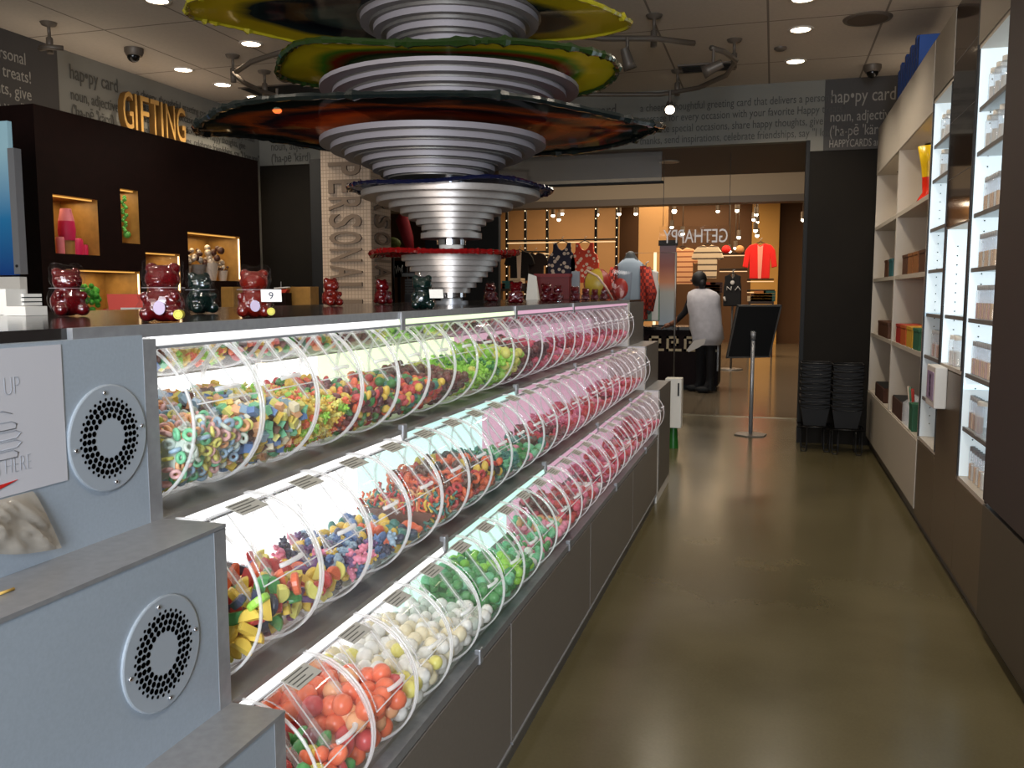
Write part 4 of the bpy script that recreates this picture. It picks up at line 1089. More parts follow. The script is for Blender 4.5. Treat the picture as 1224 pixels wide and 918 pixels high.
# curved monorail tracks with hanger stems
def track(label, stems, rails, zr):
    p0 = atZ(*stems[0], CEIL); e = empty('ceiling_track', (p0.x, p0.y, CEIL), label, 'track light')
    O = Vector((p0.x, p0.y, CEIL))
    for s_ in stems:
        p = atZ(*s_, CEIL)-O
        MB().lathe([(.06, 0), (.05, -.02), (.012, -.03), (.012, -.1), (.024, -.11), (.024, zr-CEIL), (.0, zr-CEIL)], GREYM, 14, Matrix.Translation(p)).build('hanger_stem', e)
    for r_ in rails: MB().tube([atZ(*q_, zr)-O for q_ in r_], .02, GREYM, 6).build('rail', e)
    return e
def head(label, px, py, zr, aim, lit, pw=0):
    p = atZ(px, py, zr); e = empty('track_spotlight', p, label, 'spotlight', 'small track spotlights')
    b = MB(); b.cyl((0, 0, -.12), .012, .12, GREYM, 10); b.build('stem', e)
    a = Vector(aim).normalized(); q_ = a.to_track_quat('Z', 'Y').to_matrix().to_4x4()
    MB().lathe([(.03, -.07), (.04, .03), (.048, .075), (.04, .07)], GREYM, 18, Matrix.Translation((0, 0, -.14)) @ q_, cap=False).build('head', e)
    MB().lathe([(.041, .06), (0, .06)], LAMP if lit else BLACKG, 18, Matrix.Translation((0, 0, -.14)) @ q_).build('lens', e)
    if pw:
        o = spot(Vector(p)+Vector((0, 0, -.14))+a*.09, pw, 70); o.rotation_euler = (-a).to_track_quat('Z', 'Y').to_euler()
track('curved track light rail hanging at left, over the brown wall cabinet', [(278, 66), (316, 85)], [[(279, 88), (292, 99), (312, 109), (336, 116), (362, 118)], [(282, 86), (300, 74), (325, 66), (345, 60)]], 3.2)
head('lit track spotlight under the left curved track', 331, 106, 3.2, (.25, -.5, -.7), True, 10)
head('unlit track spotlight hidden behind the green glass disc at left', 341, 60, 3.2, (-.6, .3, -.7), False)
track('curved track light rail hanging right of the glass discs', [(782, 18), (878, 47), (810, 84)], [[(668, 114), (700, 113), (742, 113), (790, 113), (835, 105), (868, 90), (880, 72), (866, 62), (850, 57)], [(660, 40), (720, 46), (782, 46), (830, 52)]], 3.2)
head('unlit track spotlight beside the tip of the green and yellow disc', 750, 45, 3.2, (.3, .2, -1), False)
head('bright lit track spotlight in front of the bulkhead lettering', 801, 108, 3.2, (.1, -.75, -.5), True, 12)
head('small square-headed track spotlight at the top end of the right rail', 853, 57, 3.2, (-.8, .1, -.3), False)
track('short track light fitting at far left by the dark lettered wall block', [(58, 27)], [[(48, 58), (58, 56), (76, 58)]], 3.2)

# ================================================================== RIGHT-HAND SHELVING
XF = .89; XBK = 1.24
CASEL = lambda s: em('case_light_%d' % int(s*100), srgb(226, 242, 250), s)
SHG = pm('shelf_edge_grey', srgb(120, 116, 112), .5, .2)
cu = empty('cubby_shelf', (1.07, 7.4, 0), 'white cubby shelving with eight open compartments at the far end of the right wall', 'shelf')
T = Matrix.Translation((-1.07, -7.4, 0))
CY0, CYM, CY1 = 5.915, 7.38, 8.88
rows = [.54, 1.08, 1.58, 2.05, 2.555]
for i, y in enumerate((CY0, CYM, CY1)): MB().box((XF, y-.018 if i else y, .10), (XBK, y+.018 if i < 2 else y, 2.95), WHITEC, T).build('upright', cu)
MB().box((XBK, CY0, .1), (XBK+.02, CY1, 2.95), WHITEC, T).build('back_panel', cu)
for z in rows: MB().box((XF+.002, CY0, z-.03), (XBK, CY1, z), WHITEC, T).build('shelf_board', cu)
MB().box((XF-.004, CY0, 2.53), (XF+.02, CYM-.002, 2.95), WHITEC, T).build('header_board', cu); MB().box((XF-.004, CYM+.002, 2.53), (XF+.02, CY1, 2.95), WHITEC, T).build('header_board', cu)
MB().box((XF-.004, CY0, .10), (XF+.02, CY1, .53), WHITEC, T).build('base_panel', cu)
MB().box((XF+.03, CY0, 0), (XBK, CY1, .1), STEEL_D, T).build('kick_plate', cu)
for y in (6.2, 6.65, 7.1, 7.7, 8.2, 8.6):
    d = MB(); d.lathe([(.035, 2.522), (.035, 2.516), (.02, 2.514)], BLACK, 14, T @ Matrix.Translation((1.06, y, 0))); d.lathe([(.02, 2.5135), (0, 2.5135)], LAMP, 12, T @ Matrix.Translation((1.06, y, 0))); d.build('puck_light', cu)
for y in (6.4, 6.9, 8.0, 8.5): spot((1.03, y, 2.50), 3.5, 130)
def box_item(name, x, y, z, sx, sy, sz, mt, label, cat='box', extra=None, group=None):
    e = empty(name, (x, y, z+.0005), label, cat, group)
    MB().box((-sx/2, -sy/2, 0), (sx/2, sy/2, sz), mt).build('box', e, bevel=.003)
    if extra: extra(e)
    return e
BRN = pm('brown_box', srgb(82, 50, 30), .5); WBX = pm('wood_box', srgb(140, 88, 44), .5); TEAL = pm('teal_box', srgb(40, 92, 96), .4); REDB = pm('red_box', srgb(160, 36, 26), .5); YELB = pm('yellow_box', srgb(196, 150, 40), .5); GRNB = pm('green_box', srgb(40, 96, 70), .5)
rng = random.Random(3)
def lidx(mt, sx, sy, sz):
    return lambda e: MB().box((-sx/2-.003, -sy/2-.003, sz), (sx/2+.003, sy/2+.003, sz+.02), mt).build('lid', e)
for i, (y, w, mt, nm) in enumerate(((6.12, .22, BRN, 'dark brown'), (6.38, .2, WBX, 'orange brown'), (6.62, .2, WBX, 'light brown'), (6.88, .22, BRN, 'deep brown'), (7.66, .2, TEAL, 'teal'), (7.95, .22, BRN, 'dark brown'))):
    box_item('chocolate_box', .977, y, 1.58, .16, w, .12, mt, '%s box on the middle cubby shelf, %s' % (nm, ('beside the glowing case', 'second from the glowing case', 'third from the glowing case', 'by the white divider', 'just past the divider', 'farthest along')[i]), extra=lidx(mt, .16, w, .12))
box_item('chocolate_box', .977, 8.0, 1.08, .16, .7, .11, BRN, 'long dark box in the far cubby of the second row up', extra=lidx(BRN, .16, .7, .11))
for i, (y, mt, nm) in enumerate(((7.05, REDB, 'red'), (6.8, pm('orange_box', srgb(180, 84, 30), .5), 'orange'), (6.5, YELB, 'yellow'), (6.2, GRNB, 'green'))):
    box_item('candy_carton', .972, y, 1.08, .15, .24, .12, mt, '%s carton in the row of coloured cartons in the near cubby' % nm, extra=lidx(mt, .15, .24, .12))
box_item('brown_basket', .99, 8.1, .54, .18, .6, .12, pm('basket_brown', srgb(66, 34, 20), .7, bump=.3, noise_scale=60), 'dark brown basket in the far bottom cubby', 'basket', lambda e: MB().box((-.085, -.29, .1), (.085, .29, .125), BLACK).build('opening', e))
box_item('brown_basket', .99, 6.98, .54, .18, .5, .13, MATS['basket_brown'], 'dark brown basket in the near bottom cubby', 'basket', lambda e: MB().box((-.085, -.24, .11), (.085, .24, .135), BLACK).build('opening', e))
for k, y in enumerate((6.46, 6.55, 6.64)):
    e = empty('candy_stick_holder', (.95, y, .5405), 'clear upright candy stick holder in the near bottom cubby, %s' % ('closest to the glowing case', 'in the middle of three', 'farthest of three')[k], 'holder')
    MB().prism([(-.05, 0), (.05, 0), (.03, .2), (-.05, .14)], -.04, .04, ACRH).build('holder', e); MB().tube([(0, 0, .03), (-.02, .02, .26)], .01, (REDB, GRNB, WRAP)[k], 6).build('stick', e)
box_item('green_candy_box', .96, 6.3, .54, .12, .14, .16, GRNB, 'green candy box at the lower near corner of the cubbies', extra=lidx(GRNB, .12, .14, .16))
e = empty('glass_vase', (.965, 6.46, 2.0505), 'yellow and red fluted glass vase in the lit upper cubby', 'vase')
MB().lathe([(.07, 0), (.06, .02), (.035, .06), (.04, .16)], pm('vase_red', srgb(214, 44, 24), .2), 20).build('red_foot', e); MB().lathe([(.04, .16), (.05, .24), (.075, .36), (.07, .36)], pm('vase_yellow', srgb(230, 190, 30), .2), 20).build('yellow_bowl', e)
e = box_item('blue_bottle', 1.02, 7.6, 2.05, .08, .08, .2, pm('blue_grey', srgb(80, 110, 130), .3), 'slim blue-grey bottle in the far upper cubby', 'bottle', lambda e: MB().cyl((0, 0, .2), .02, .05, BLACK, 12).build('cap', e))
BLUE = pm('blue_board', srgb(28, 72, 150), .5); BLUE2 = pm('blue_board_dark', srgb(16, 40, 92), .5)
for i in range(9):
    y = 6.72+.125*i
    e = empty('blue_binder', (1.0, y, 2.951), 'blue upright carton on top of the white cubbies, %s from the near end' % ORD[i], 'carton', 'blue cartons on top of the shelving')
    MB().box((-.1, -.043, 0), (.12, .043, .235+.03*(i % 2)), BLUE).build('carton', e, bevel=.003); MB().box((-.103, -.008, .01), (-.1005, .008, .19), BLUE2).build('spine_strip', e)
# glowing cases
TUBEG = acrylic('tube_plastic', tint=(.97, .98, 1, 1), refl=.06, haze=.16); TCAP = pm('tube_cap', srgb(150, 152, 156), .4)
TFILL = [pm('tube_orange', srgb(220, 186, 150), .5), pm('tube_white', srgb(222, 222, 218), .5), pm('tube_brown', srgb(170, 134, 104), .5), pm('tube_pink', srgb(214, 172, 160), .5)]
def tube_proto(fi, wide):
    r, h = (.03, .15) if wide else (.0155, .15)
    b = MB(); b.lathe([(r*.8, .002), (r*.8, h*.5)], TFILL[fi], 12); f_ = b.mesh('candy_fill')
    b = MB(); b.lathe([(r, 0), (r, h*.86), (r*.7, h*.93)], TUBEG, 14); g_ = b.mesh('tube')
    b = MB(); b.lathe([(r*.8, h*.9), (r*.8, h*1.05), (0, h*1.05)], TCAP if not wide else PAPER, 14); c_ = b.mesh('cap')
    return f_, g_, c_
TP = {(f_, w): tube_proto(f_, w) for f_ in range(4) for w in (0, 1)}
def put_tubes(case, shelfname, z, ys, x, fills, wide=0):
    n = len(ys)
    for i, y in enumerate(ys):
        f_, g_, c_ = TP[(fills[i % len(fills)], wide)]
        wd = 'bottle' if wide else 'candy tube'
        pos = 'nearest the camera' if i == 0 else ('farthest back' if i == n-1 else '%s from the camera' % ORD[i])
        if n == 1: pos = 'standing alone'
        e = empty('candy_bottle' if wide else 'candy_tube', (x, y, z+.0005), 'clear %s, %s, %s shelf of the %s' % (wd, pos, shelfname, case), 'bottle' if wide else 'tube', '%ss on the %s shelf of the %s' % (wd, shelfname, case))
        inst('tube', g_, parent=e); inst('candy_fill', f_, parent=e); inst('cap', c_, parent=e)
SN = ['top', 'second', 'third', 'fourth', 'fifth', 'sixth', 'seventh', 'bottom']
def case(name, label, y0, y1, z0, z1, shelves, glow, dimz=None):
    e = empty(name, (1.07, (y0+y1)/2, z0), label, 'display case'); T = Matrix.Translation((-1.07, -(y0+y1)/2, -z0))
    xb = 1.2
    for i, (a, c, s_) in enumerate(glow): MB().box((xb, y0+.012, a), (xb+.01, y1-.012, c), CASEL(s_), T).build('light_panel', e, label='glowing back panel')
    for i, y in enumerate((y0, y1-.014)):
        h = MB()
        for a, c, s_ in glow: h.box((XF+.004, y, max(z0, a-.015)), (xb+.02, y+.014, min(z1, c+.01)), pm('case_white_glow_%d' % int(s_*100), srgb(222, 230, 234), .4, emit=srgb(218, 236, 244), es=min(.62, (s_-.2)*.42)), T)  # side panels emit in place of light falling on them
        zz = z0+.08
        while i and zz < z1-.05:
            h.lathe([(.004, 0), (0, 0)], GREYM, 6, T @ Matrix.Translation((XF+.06, y-.0008, zz)) @ Matrix.Rotation(pi/2, 4, 'X')); zz += .05
        h.build('side_panel', e)
        MB().box((XF-.002, y-.002, z0), (XF+.006, y+.016, z1), pm('case_frame', srgb(44, 42, 42), .4, .4), T).build('frame_edge', e)
    for z in shelves: MB().box((XF+.02, y0+.014, z-.016), (xb, y1-.014, z), ACRH if False else pm('glass_shelf', srgb(150, 158, 160), .3), T).box((XF+.012, y0+.014, z-.018), (XF+.02, y1-.014, z+.002), SHG, T).build('shelf', e)
    MB().box((XF+.004, y0, z0-.02), (xb+.02, y1, z0), WHITEC, T).build('floor_board', e); MB().box((XF+.004, y0, z1), (xb+.02, y1, z1+.02), WHITEC, T).build('top_board', e)
    return e
S1 = [2.31, 2.105, 1.82, 1.565, 1.327, 1.063, .803]
case('glowing_display_case', 'tall glowing white display case beside the dark pillar', 4.075, 4.69, .56, 2.58, S1, [(.57, 1.0, .95), (1.0, 2.57, 1.7)])
c1 = 'tall glowing case'
r8 = lambda n, y0=4.34, d=.04: [y0+d*i for i in range(n)]
put_tubes(c1, 'top', 2.31, [4.36, 4.47, 4.58], .945, [1], 1); put_tubes(c1, 'second', 2.105, [4.36, 4.48, 4.60], .945, [1, 1], 1)
put_tubes(c1, 'third', 1.82, r8(7), .935, [0, 1, 0]); put_tubes(c1, 'fourth', 1.565, r8(8), .935, [0, 0, 1])
put_tubes(c1, 'fifth', 1.327, r8(8), .935, [0, 3]); put_tubes(c1, 'sixth', 1.063, r8(9, 4.33), .935, [0, 3, 0])
put_tubes(c1, 'seventh', .803, r8(5, 4.46, .045), .935, [2, 0]); put_tubes(c1, 'bottom', .56, r8(6, 4.36, .05), .94, [1, 0])
jar(.95, 4.37, .803, .055, .14, TUBEG, 'wide clear candy jar on the seventh shelf of the tall glowing case', lid=PAPER)
S2 = [2.325, 2.12, 1.83, 1.585, 1.324, 1.072, .815]
case('glowing_display_case', 'narrower glowing display case between the mirror and the white cubbies', 5.31, 5.905, .565, 2.575, S2, [(.58, 1.32, .3), (1.32, 2.57, 1.45)])
c2 = 'narrower glowing case'
put_tubes(c2, 'top', 2.325, [5.62, 5.75], .94, [1], 1); put_tubes(c2, 'second', 2.12, [5.72], .94, [1], 1)
put_tubes(c2, 'sixth', 1.072, [5.57+.042*i for i in range(6)], .935, [2, 3, 1]); put_tubes(c2, 'seventh', .815, [5.57+.042*i for i in range(6)], .935, [2, 0, 3])
case('glowing_display_case', 'low glowing display compartment under the brown mirror panel', 4.705, 5.295, 1.07, 1.79, [1.33], [(1.08, 1.78, 1.7)])
c3 = 'low glowing compartment'
put_tubes(c3, 'bottom', 1.07, [5.0, 5.12], .93, [1], 1)
# brown mirror panel, steel headers, base panels, dark pillar
mp = empty('wall_mirror', (XF, 5.0, 1.8), 'brown tinted mirror panel between the two glowing cases', 'mirror')
MB().box((0, -.295, .0), (.02, .295, 1.15), pm('bronze_mirror', srgb(96, 84, 80), .06, .9)).build('mirror', mp); MB().box((-.004, -.31, 0), (.02, -.295, 1.6), pm('black_frame', srgb(26, 25, 25), .4)).build('frame_edge', mp)
for k, z in enumerate((.25, .55, .85)): MB().box((-.0008, -.295, z), (0.0002, .295, z+.003), STEEL_D).build('seam_line', mp)
for i, (y0, y1, lb) in enumerate(((4.075, 4.70, 'brushed steel header over the tall glowing case'), (5.30, 5.91, 'brushed steel header over the narrower glowing case'))):
    MB().box((XF-.002, y0, 2.6), (1.22, y1, 2.95), pm('warm_steel', srgb(158, 148, 134), .38, .6)).build('steel_fascia', label=lb, cat='panel')
for i, (y0, y1, lb) in enumerate(((4.075, 4.70, 'brown-grey steel base panel under the tall glowing case'), (4.70, 5.30, 'brown-grey steel base panel under the low glowing compartment'), (5.30, 5.915, 'brown-grey steel base panel next to the white cubby base'))):
    z1 = .54 if i != 1 else 1.045
    e = empty('base_cabinet', (XF, (y0+y1)/2, 0), lb, 'panel')
    MB().box((0, y0-(y0+y1)/2+.002, .07), (.33, y1-(y0+y1)/2-.002, z1), pm('bronze_steel', srgb(112, 96, 78), .36, .6, noise_amt=.05, noise_scale=60)).build('panel', e); MB().box((.03, y0-(y0+y1)/2, 0), (.33, y1-(y0+y1)/2, .07), STEEL_D).build('kick_plate', e)
struct(MB().box((XF-.012, 2.2, .58), (XR, 4.07, CEIL), pm('pillar_brown', srgb(56, 46, 42), .6)), 'column_dark')
e = empty('base_cabinet', (XF, 3.1, 0), 'dark steel base panel under the dark pillar at the right edge', 'panel')
MB().box((-.012, -1.6, .07), (.33, .965, .56), pm('base_dark', srgb(88, 78, 68), .4, .5)).build('panel', e); MB().box((.03, -1.6, 0), (.33, .965, .07), STEEL_D).build('kick_plate', e)
e = empty('leaflet_holder', (XF-.06, 5.17, .84), 'white leaflet holder with purple print on the steel panel between the glowing cases', 'holder')
MB().box((0, -.13, 0), (.0605, .13, .22), WHITE).build('holder', e, bevel=.006); MB().box((-.002, -.10, .04), (0, .10, .19), pm('purple_print', srgb(150, 130, 160), .5)).build('printed_panel', e)
b = MB()
for k in range(4): b.lathe([(.016, 0), (.011, 0)], pm('purple_ink', srgb(100, 76, 116), .6), 14, Matrix.Translation((-.0026, 0, .065+.032*k)) @ Matrix.Rotation(-pi/2, 4, 'Y'), False)
b.build('round_prints', e)

# ================================================================== AISLE END: sign stand, post box, baskets
e = empty('sign_stand', (-.18, 9.23, 0), 'dark sign board on a slim steel pole with flat base, in the doorway', 'sign stand')
MB().lathe([(.17, 0), (.17, .012), (.02, .018)], STEEL_D, 6, Matrix.Rotation(R(20), 4, 'Z'), False).build('base', e)
MB().tube([(0, 0, .01), (0, 0, 1.02)], .02, STEEL, 12).build('pole', e); MB().tube([(0, 0, .98), (.0, -.02, 1.06)], .026, STEEL, 12).build('joint', e)
ps = R(30); ex_ = Vector((cos(ps), sin(ps), 0)); ln_ = Vector((.5*sin(R(21)), -.866*sin(R(21)), cos(R(21)))); nn_ = ex_.cross(ln_).normalized()
Mb = Matrix((( ex_.x, nn_.x, ln_.x, 0), (ex_.y, nn_.y, ln_.y, 0.03), (ex_.z, nn_.z, ln_.z, 1.06), (0, 0, 0, 1)))
MB().box((-.235, 0, -.28), (.235, .012, .28), BLACK, Mb).build('board', e); fr = MB()
for a, c in (((-.245, -.006, -.29), (-.23, .016, .29)), ((.23, -.006, -.29), (.245, .016, .29)), ((-.245, -.006, .275), (.245, .016, .29)), ((-.245, -.006, -.29), (.245, .016, -.275))): fr.box(a, c, STEEL_D, Mb)
fr.build('frame', e); MB().box((-.235, -.014, -.02), (.235, -.002, .012), STEEL_D, Mb).build('cross_bar', e)
e = empty('post_box', (-.86, 8.26, 0), 'white upright box on a green leg beyond the end of the candy counter', 'box')
MB().box((-.075, -.08, .2), (.075, .08, .66), PAPER).build('box', e, bevel=.004); MB().box((.04, -.083, .5), (.055, -.079, .62), BLACK).build('slot', e)
MB().lathe([(.05, 0), (.035, .2)], pm('green_leg', srgb(30, 92, 30), .3), 14).build('green_leg', e, label='green leg')
WIRE = pm('black_wire', srgb(14, 13, 13), .4, .5); BSK = pm('black_basket', srgb(14, 12, 12), .55)
def hairpin(b, x, y, h=.24, w=.055):
    b.tube([(x-w, y, h), (x-w, y, .03), (x-w*.7, y, .006), (x, y, .004), (x+w*.7, y, .006), (x+w, y, .03), (x+w, y, h)], .006, WIRE, 6)
for s_, (x, y, n, lb) in enumerate(((.40, 8.5, 7, 'left'), (.665, 8.40, 7, 'right'))):
    st = empty('basket_stand', (x, y, 0), 'black wire stand with hairpin legs under the %s stack of baskets' % lb, 'stand')
    for dx, dy in ((-.09, -.09), (.11, -.09), (-.08, .14), (.11, .14)): b = MB(); hairpin(b, dx, dy, .23, .026); b.build('leg', st)
    b = MB(); b.tube([(-.15, -.12, .23), (.15, -.12, .23), (.15, .16, .23), (-.15, .16, .23)], .007, WIRE, 6, True); b.build('ring_frame', st)
    for k in range(n):
        e = empty('shopping_basket', (x, y+.02, .238+.062*k), 'black shopping basket, %s from the floor in the %s stack' % (ORD[k], lb), 'basket', 'stacked black shopping baskets')
        bk = MB(); w0, w1, d0, d1, hh = .095, .13, .085, .12, .17 if k == n-1 else .15
        hh = .2
        vs = [(-w0, -d0, 0), (w0, -d0, 0), (w0, d0, 0), (-w0, d0, 0), (-w1, -d1, hh), (w1, -d1, hh), (w1, d1, hh), (-w1, d1, hh)]
        bk.add(vs, [(3, 2, 1, 0), (0, 1, 5, 4), (1, 2, 6, 5), (2, 3, 7, 6), (3, 0, 4, 7)], BSK); bk.build('tub', e)
        MB().tube([(-w1, -d1, hh), (w1, -d1, hh), (w1, d1, hh), (-w1, d1, hh)], .009, pm('basket_rim', srgb(26, 24, 23), .5), 6, True).build('rim', e)
        MB().tube([(-w1, -d1-.01, hh-.02), (-w1*.6, -d1-.018, hh-.035), (w1*.6, -d1-.018, hh-.035), (w1, -d1-.01, hh-.02)], .005, WIRE, 5).build('handle', e)

# ================================================================== THE MALL BEYOND THE DOORWAY
def loft(b, secs, mt, n=20, cap=True):
    vs, fs = [], []
    for z, cx, cy, rx, ry in secs:
        for i in range(n): a = 2*pi*i/n; vs.append((cx+rx*cos(a), cy+ry*sin(a), z))
    for j in range(len(secs)-1):
        for i in range(n): k = (i+1) % n; fs.append((j*n+i, j*n+k, (j+1)*n+k, (j+1)*n+i))
    if cap: fs.append(tuple(range(n))[::-1]); fs.append(tuple((len(secs)-1)*n+i for i in range(n)))
    return b.add(vs, fs, mt, True)
def skin_mesh(name, verts, edges, radii, mt, sub=2):
    me = bpy.data.meshes.new(name); me.from_pydata(verts, edges, []); o = bpy.data.objects.new(name, me); COL.objects.link(o)
    o.modifiers.new('skin', 'SKIN'); sv = me.skin_vertices[0].data
    for i, r_ in enumerate(radii):
        sv[i].radius = (r_, r_) if not isinstance(r_, tuple) else r_; sv[i].use_root = (i == 0)
    s_ = o.modifiers.new('sub', 'SUBSURF'); s_.levels = sub; s_.render_levels = sub
    out = evaluated(o, name); bpy.data.objects.remove(o)
    out.materials.clear(); out.materials.append(mt); out.polygons.foreach_set('use_smooth', [True]*len(out.polygons))
    return out
CLOTHK = pm('black_clothes', srgb(17, 15, 17), .85); SKIN = pm('skin', srgb(120, 78, 58), .55); HAIR = pm('black_hair', srgb(14, 10, 9), .6)
VEST = pm('pale_grey_knit', srgb(190, 187, 190), .9, noise_amt=.08, noise_scale=14)
# person leaning over the kiosk, seen from behind; local x = photo right, y = away from the camera
pe = empty('person', (-.90, 12.96, 0), 'black-haired person in pale grey vest over black clothes, leaning on the kiosk counter', 'person')
V = [(-.01, .08, .95),                                                            # 0 pelvis
     (-.03, .08, 1.12), (-.06, .08, 1.30), (-.07, .08, 1.42), (-.10, .09, 1.50), (-.125, .10, 1.57), (-.14, .11, 1.67),   # spine 1-3, neck 4, head 5-6
     (.06, .07, 1.38), (.05, .16, 1.18), (-.10, .30, 1.04), (-.19, .36, 1.02),       # right arm 7-10
     (-.23, .16, 1.41), (-.33, .22, 1.17), (-.48, .25, 1.02), (-.56, .26, .985),      # left arm 11-14
     (.05, .02, .86), (.06, .0, .48), (.06, .04, .09), (-.06, -.01, .035), (-.12, -.02, .03),   # right leg 15-19
     (-.09, .14, .86), (-.10, .17, .48), (-.10, .22, .09), (-.21, .2, .035), (-.27, .19, .03),  # left leg 20-24
     (.07, .06, .04), (-.09, .24, .04)]                                               # heels
Ed = [(0, 1), (1, 2), (2, 3), (3, 4), (4, 5), (5, 6), (3, 7), (7, 8), (8, 9), (9, 10), (3, 11), (11, 12), (12, 13), (13, 14),
      (0, 15), (15, 16), (16, 17), (17, 18), (18, 19), (0, 20), (20, 21), (21, 22), (22, 23), (23, 24), (17, 25), (22, 26)]
Rr = [.15, .145, .15, .12, .055, .085, .075, .062, .05, .038, .034, .062, .05, .038, .034, .095, .068, .048, .04, .03, .095, .068, .048, .04, .03, .042, .042]
bm_ = skin_mesh('body', V, Ed, Rr, CLOTHK, 2)
bm_.materials.append(SKIN)
for p_ in bm_.polygons:
    c = p_.center
    if c.z > 1.47 or (c.x < -.45 and c.z > .9) or (c.x < -.14 and c.y > .3 and 1.0 < c.z < 1.2 and c.x > -.35): p_.material_index = 1
inst('body', bm_, parent=pe, label='body in black clothes')
b = MB(); b.ball((-.13, .095, 1.645), .108, HAIR, 18, 12, (1, 1.02, 1.12)); b.ball((-.085, .03, 1.58), .06, HAIR, 12, 8, (1, .9, 1.2)); b.build('hair', pe, label='short black hair')
f = MB(); f.ball((-.245, .16, 1.63), .018, SKIN, 8, 6, (1.2, .8, 1)); f.ball((-.075, .19, 1.63), .022, SKIN, 8, 6, (1, .5, 1.3)); f.ball((-.226, .12, 1.655), .010, WHITE, 8, 6); f.ball((-.20, .20, 1.655), .010, WHITE, 8, 6)
f.tube([(-.236, .13, 1.575), (-.236, .165, 1.572), (-.215, .2, 1.575)], .007, pm('lips', srgb(110, 50, 46), .5), 5); f.build('face', pe)
def hand(name, wrist, fw, side):
    fw = Vector(fw).normalized(); upv = Vector((0, 0, 1)); sd = fw.cross(upv).normalized()*side; w = Vector(wrist); h = MB()
    vs = [w, w+fw*.04, w+fw*.085]; h.tube(vs, [.026, .034, .03], SKIN, 8)
    for k, (o_, L_) in enumerate(((-.026, .062), (-.009, .075), (.009, .07), (.026, .055))):
        b0 = w+fw*.08+sd*o_; h.tube([b0, b0+fw*L_*.5-upv*.006, b0+fw*L_*.85-upv*.022], [.009, .008, .007], SKIN, 6)
    t0 = w+fw*.03+sd*-.03; h.tube([t0, t0+fw*.025-sd*.022, t0+fw*.05-sd*.028-upv*.008], [.011, .009, .008], SKIN, 6)
    h.build(name, pe)
hand('hand', (-.555, .26, .985), (-.9, .1, -.35), 1); hand('hand', (-.18, .35, 1.02), (-.8, .5, -.5), -1)
b = MB(); loft(b, [(.70, .0, .07, .20, .17), (.80, .01, .07, .225, .18), (.95, -.01, .07, .235, .19), (1.12, -.035, .075, .23, .18), (1.28, -.06, .08, .235, .18), (1.40, -.065, .08, .235, .16), (1.46, -.07, .085, .20, .12), (1.50, -.085, .09, .11, .08), (1.515, -.09, .09, .06, .05)], VEST, 24)
for i, v in enumerate(b.v):
    x, y, z = v; b.v[i] = (x+.012*sin(z*23+y*30), y+.012*sin(x*40+z*9), z-(.07*max(0, -x) if z < .9 else 0))
b.build('vest', pe, label='pale grey sleeveless knit vest')
b = MB(); b.prism([(-.17, .77), (.0, .80), (-.02, .72), (-.10, .67), (-.24, .60), (-.27, .63)], -.13, -.118, pm('white_cloth', srgb(196, 190, 182), .8)); b.build('shirt_tail', pe, label='white shirt tail hanging below the vest')
b = MB()
for x, y in ((-.01, 0), (-.165, .21)): b.ball((x-.03, y, .05), .06, BLACK, 12, 8, (1.9, .9, .85)); b.cyl((x+.07, y+.03, .04), .055, .2, BLACK, 12)
b.build('boots', pe, label='black boots')
# kiosk
kx0, kx1 = -2.6, -.745
e = empty('kiosk_counter', ((kx0+kx1)/2, 13.5, 0), 'dark mall kiosk counter with a pale square key pattern along its front', 'kiosk')
T = Matrix.Translation((-(kx0+kx1)/2, -13.5, 0))
MB().box((kx0, 13.28, .08), (kx1, 13.95, .9), DARKWOOD, T).build('body', e); MB().box((kx0-.02, 13.24, .9), (kx1+.02, 13.98, .945), BLACKG, T).build('worktop', e); MB().box((kx0+.04, 13.32, 0), (kx1-.04, 13.9, .08), BLACK, T).build('plinth', e)
KEY = pm('cream_key', srgb(176, 158, 124), .5); b = MB(); kz = .58; u = .045
for i in range(7):
    x = kx0+.05+.26*i
    def s4(x0, z0, x1, z1): b.box((x+x0*u, 13.272, kz+z0*u), (x+x1*u, 13.28, kz+z1*u), KEY, T)
    s4(0, 0, 5, .8); s4(0, 0, .8, 5); s4(0, 4.2, 4, 5); s4(3.2, 1.8, 4, 5); s4(1.6, 1.8, 4, 2.6); s4(1.6, 1.8, 2.4, 3.4)
b.build('key_pattern', e, label='pale Greek key pattern')
MB().box((kx1-.02, 13.262, .3), (kx1+.004, 13.29, .9), STEEL_D, T).build('corner_trim', e)
MB().box((-.99, 13.25, .55), (-.79, 13.28, .82), em('kiosk_screen', srgb(50, 74, 100), .35), T).build('lit_blue_panel', e, label='dim blue lit panel')
a = atY(787, 380, 13.4); c = atY(808, 293, 13.4)
def grad_mat():
    mt, nt, out = newmat('sunset_panel'); N = nt.nodes.new; L = nt.links.new
    tc = N('ShaderNodeTexCoord'); sp = N('ShaderNodeSeparateXYZ'); mr = N('ShaderNodeMapRange'); mr.inputs[1].default_value = 0; mr.inputs[2].default_value = c.z-.945
    r = N('ShaderNodeValToRGB'); r.color_ramp.elements[0].color = srgb(108, 116, 122); r.color_ramp.elements[1].color = srgb(72, 58, 62)
    x = r.color_ramp.elements.new(.42); x.color = srgb(120, 118, 110); x = r.color_ramp.elements.new(.55); x.color = srgb(140, 88, 58); x = r.color_ramp.elements.new(.75); x.color = srgb(96, 52, 44)
    p = N('ShaderNodeBsdfPrincipled'); L(tc.outputs['Object'], sp.inputs[0]); L(sp.outputs[2], mr.inputs[0]); L(mr.outputs[0], r.inputs['Fac']); L(r.outputs['Color'], p.inputs['Base Color']); L(r.outputs['Color'], p.inputs['Emission Color'])
    p.inputs['Emission Strength'].default_value = .35; L(p.outputs[0], out.inputs[0]); return mt
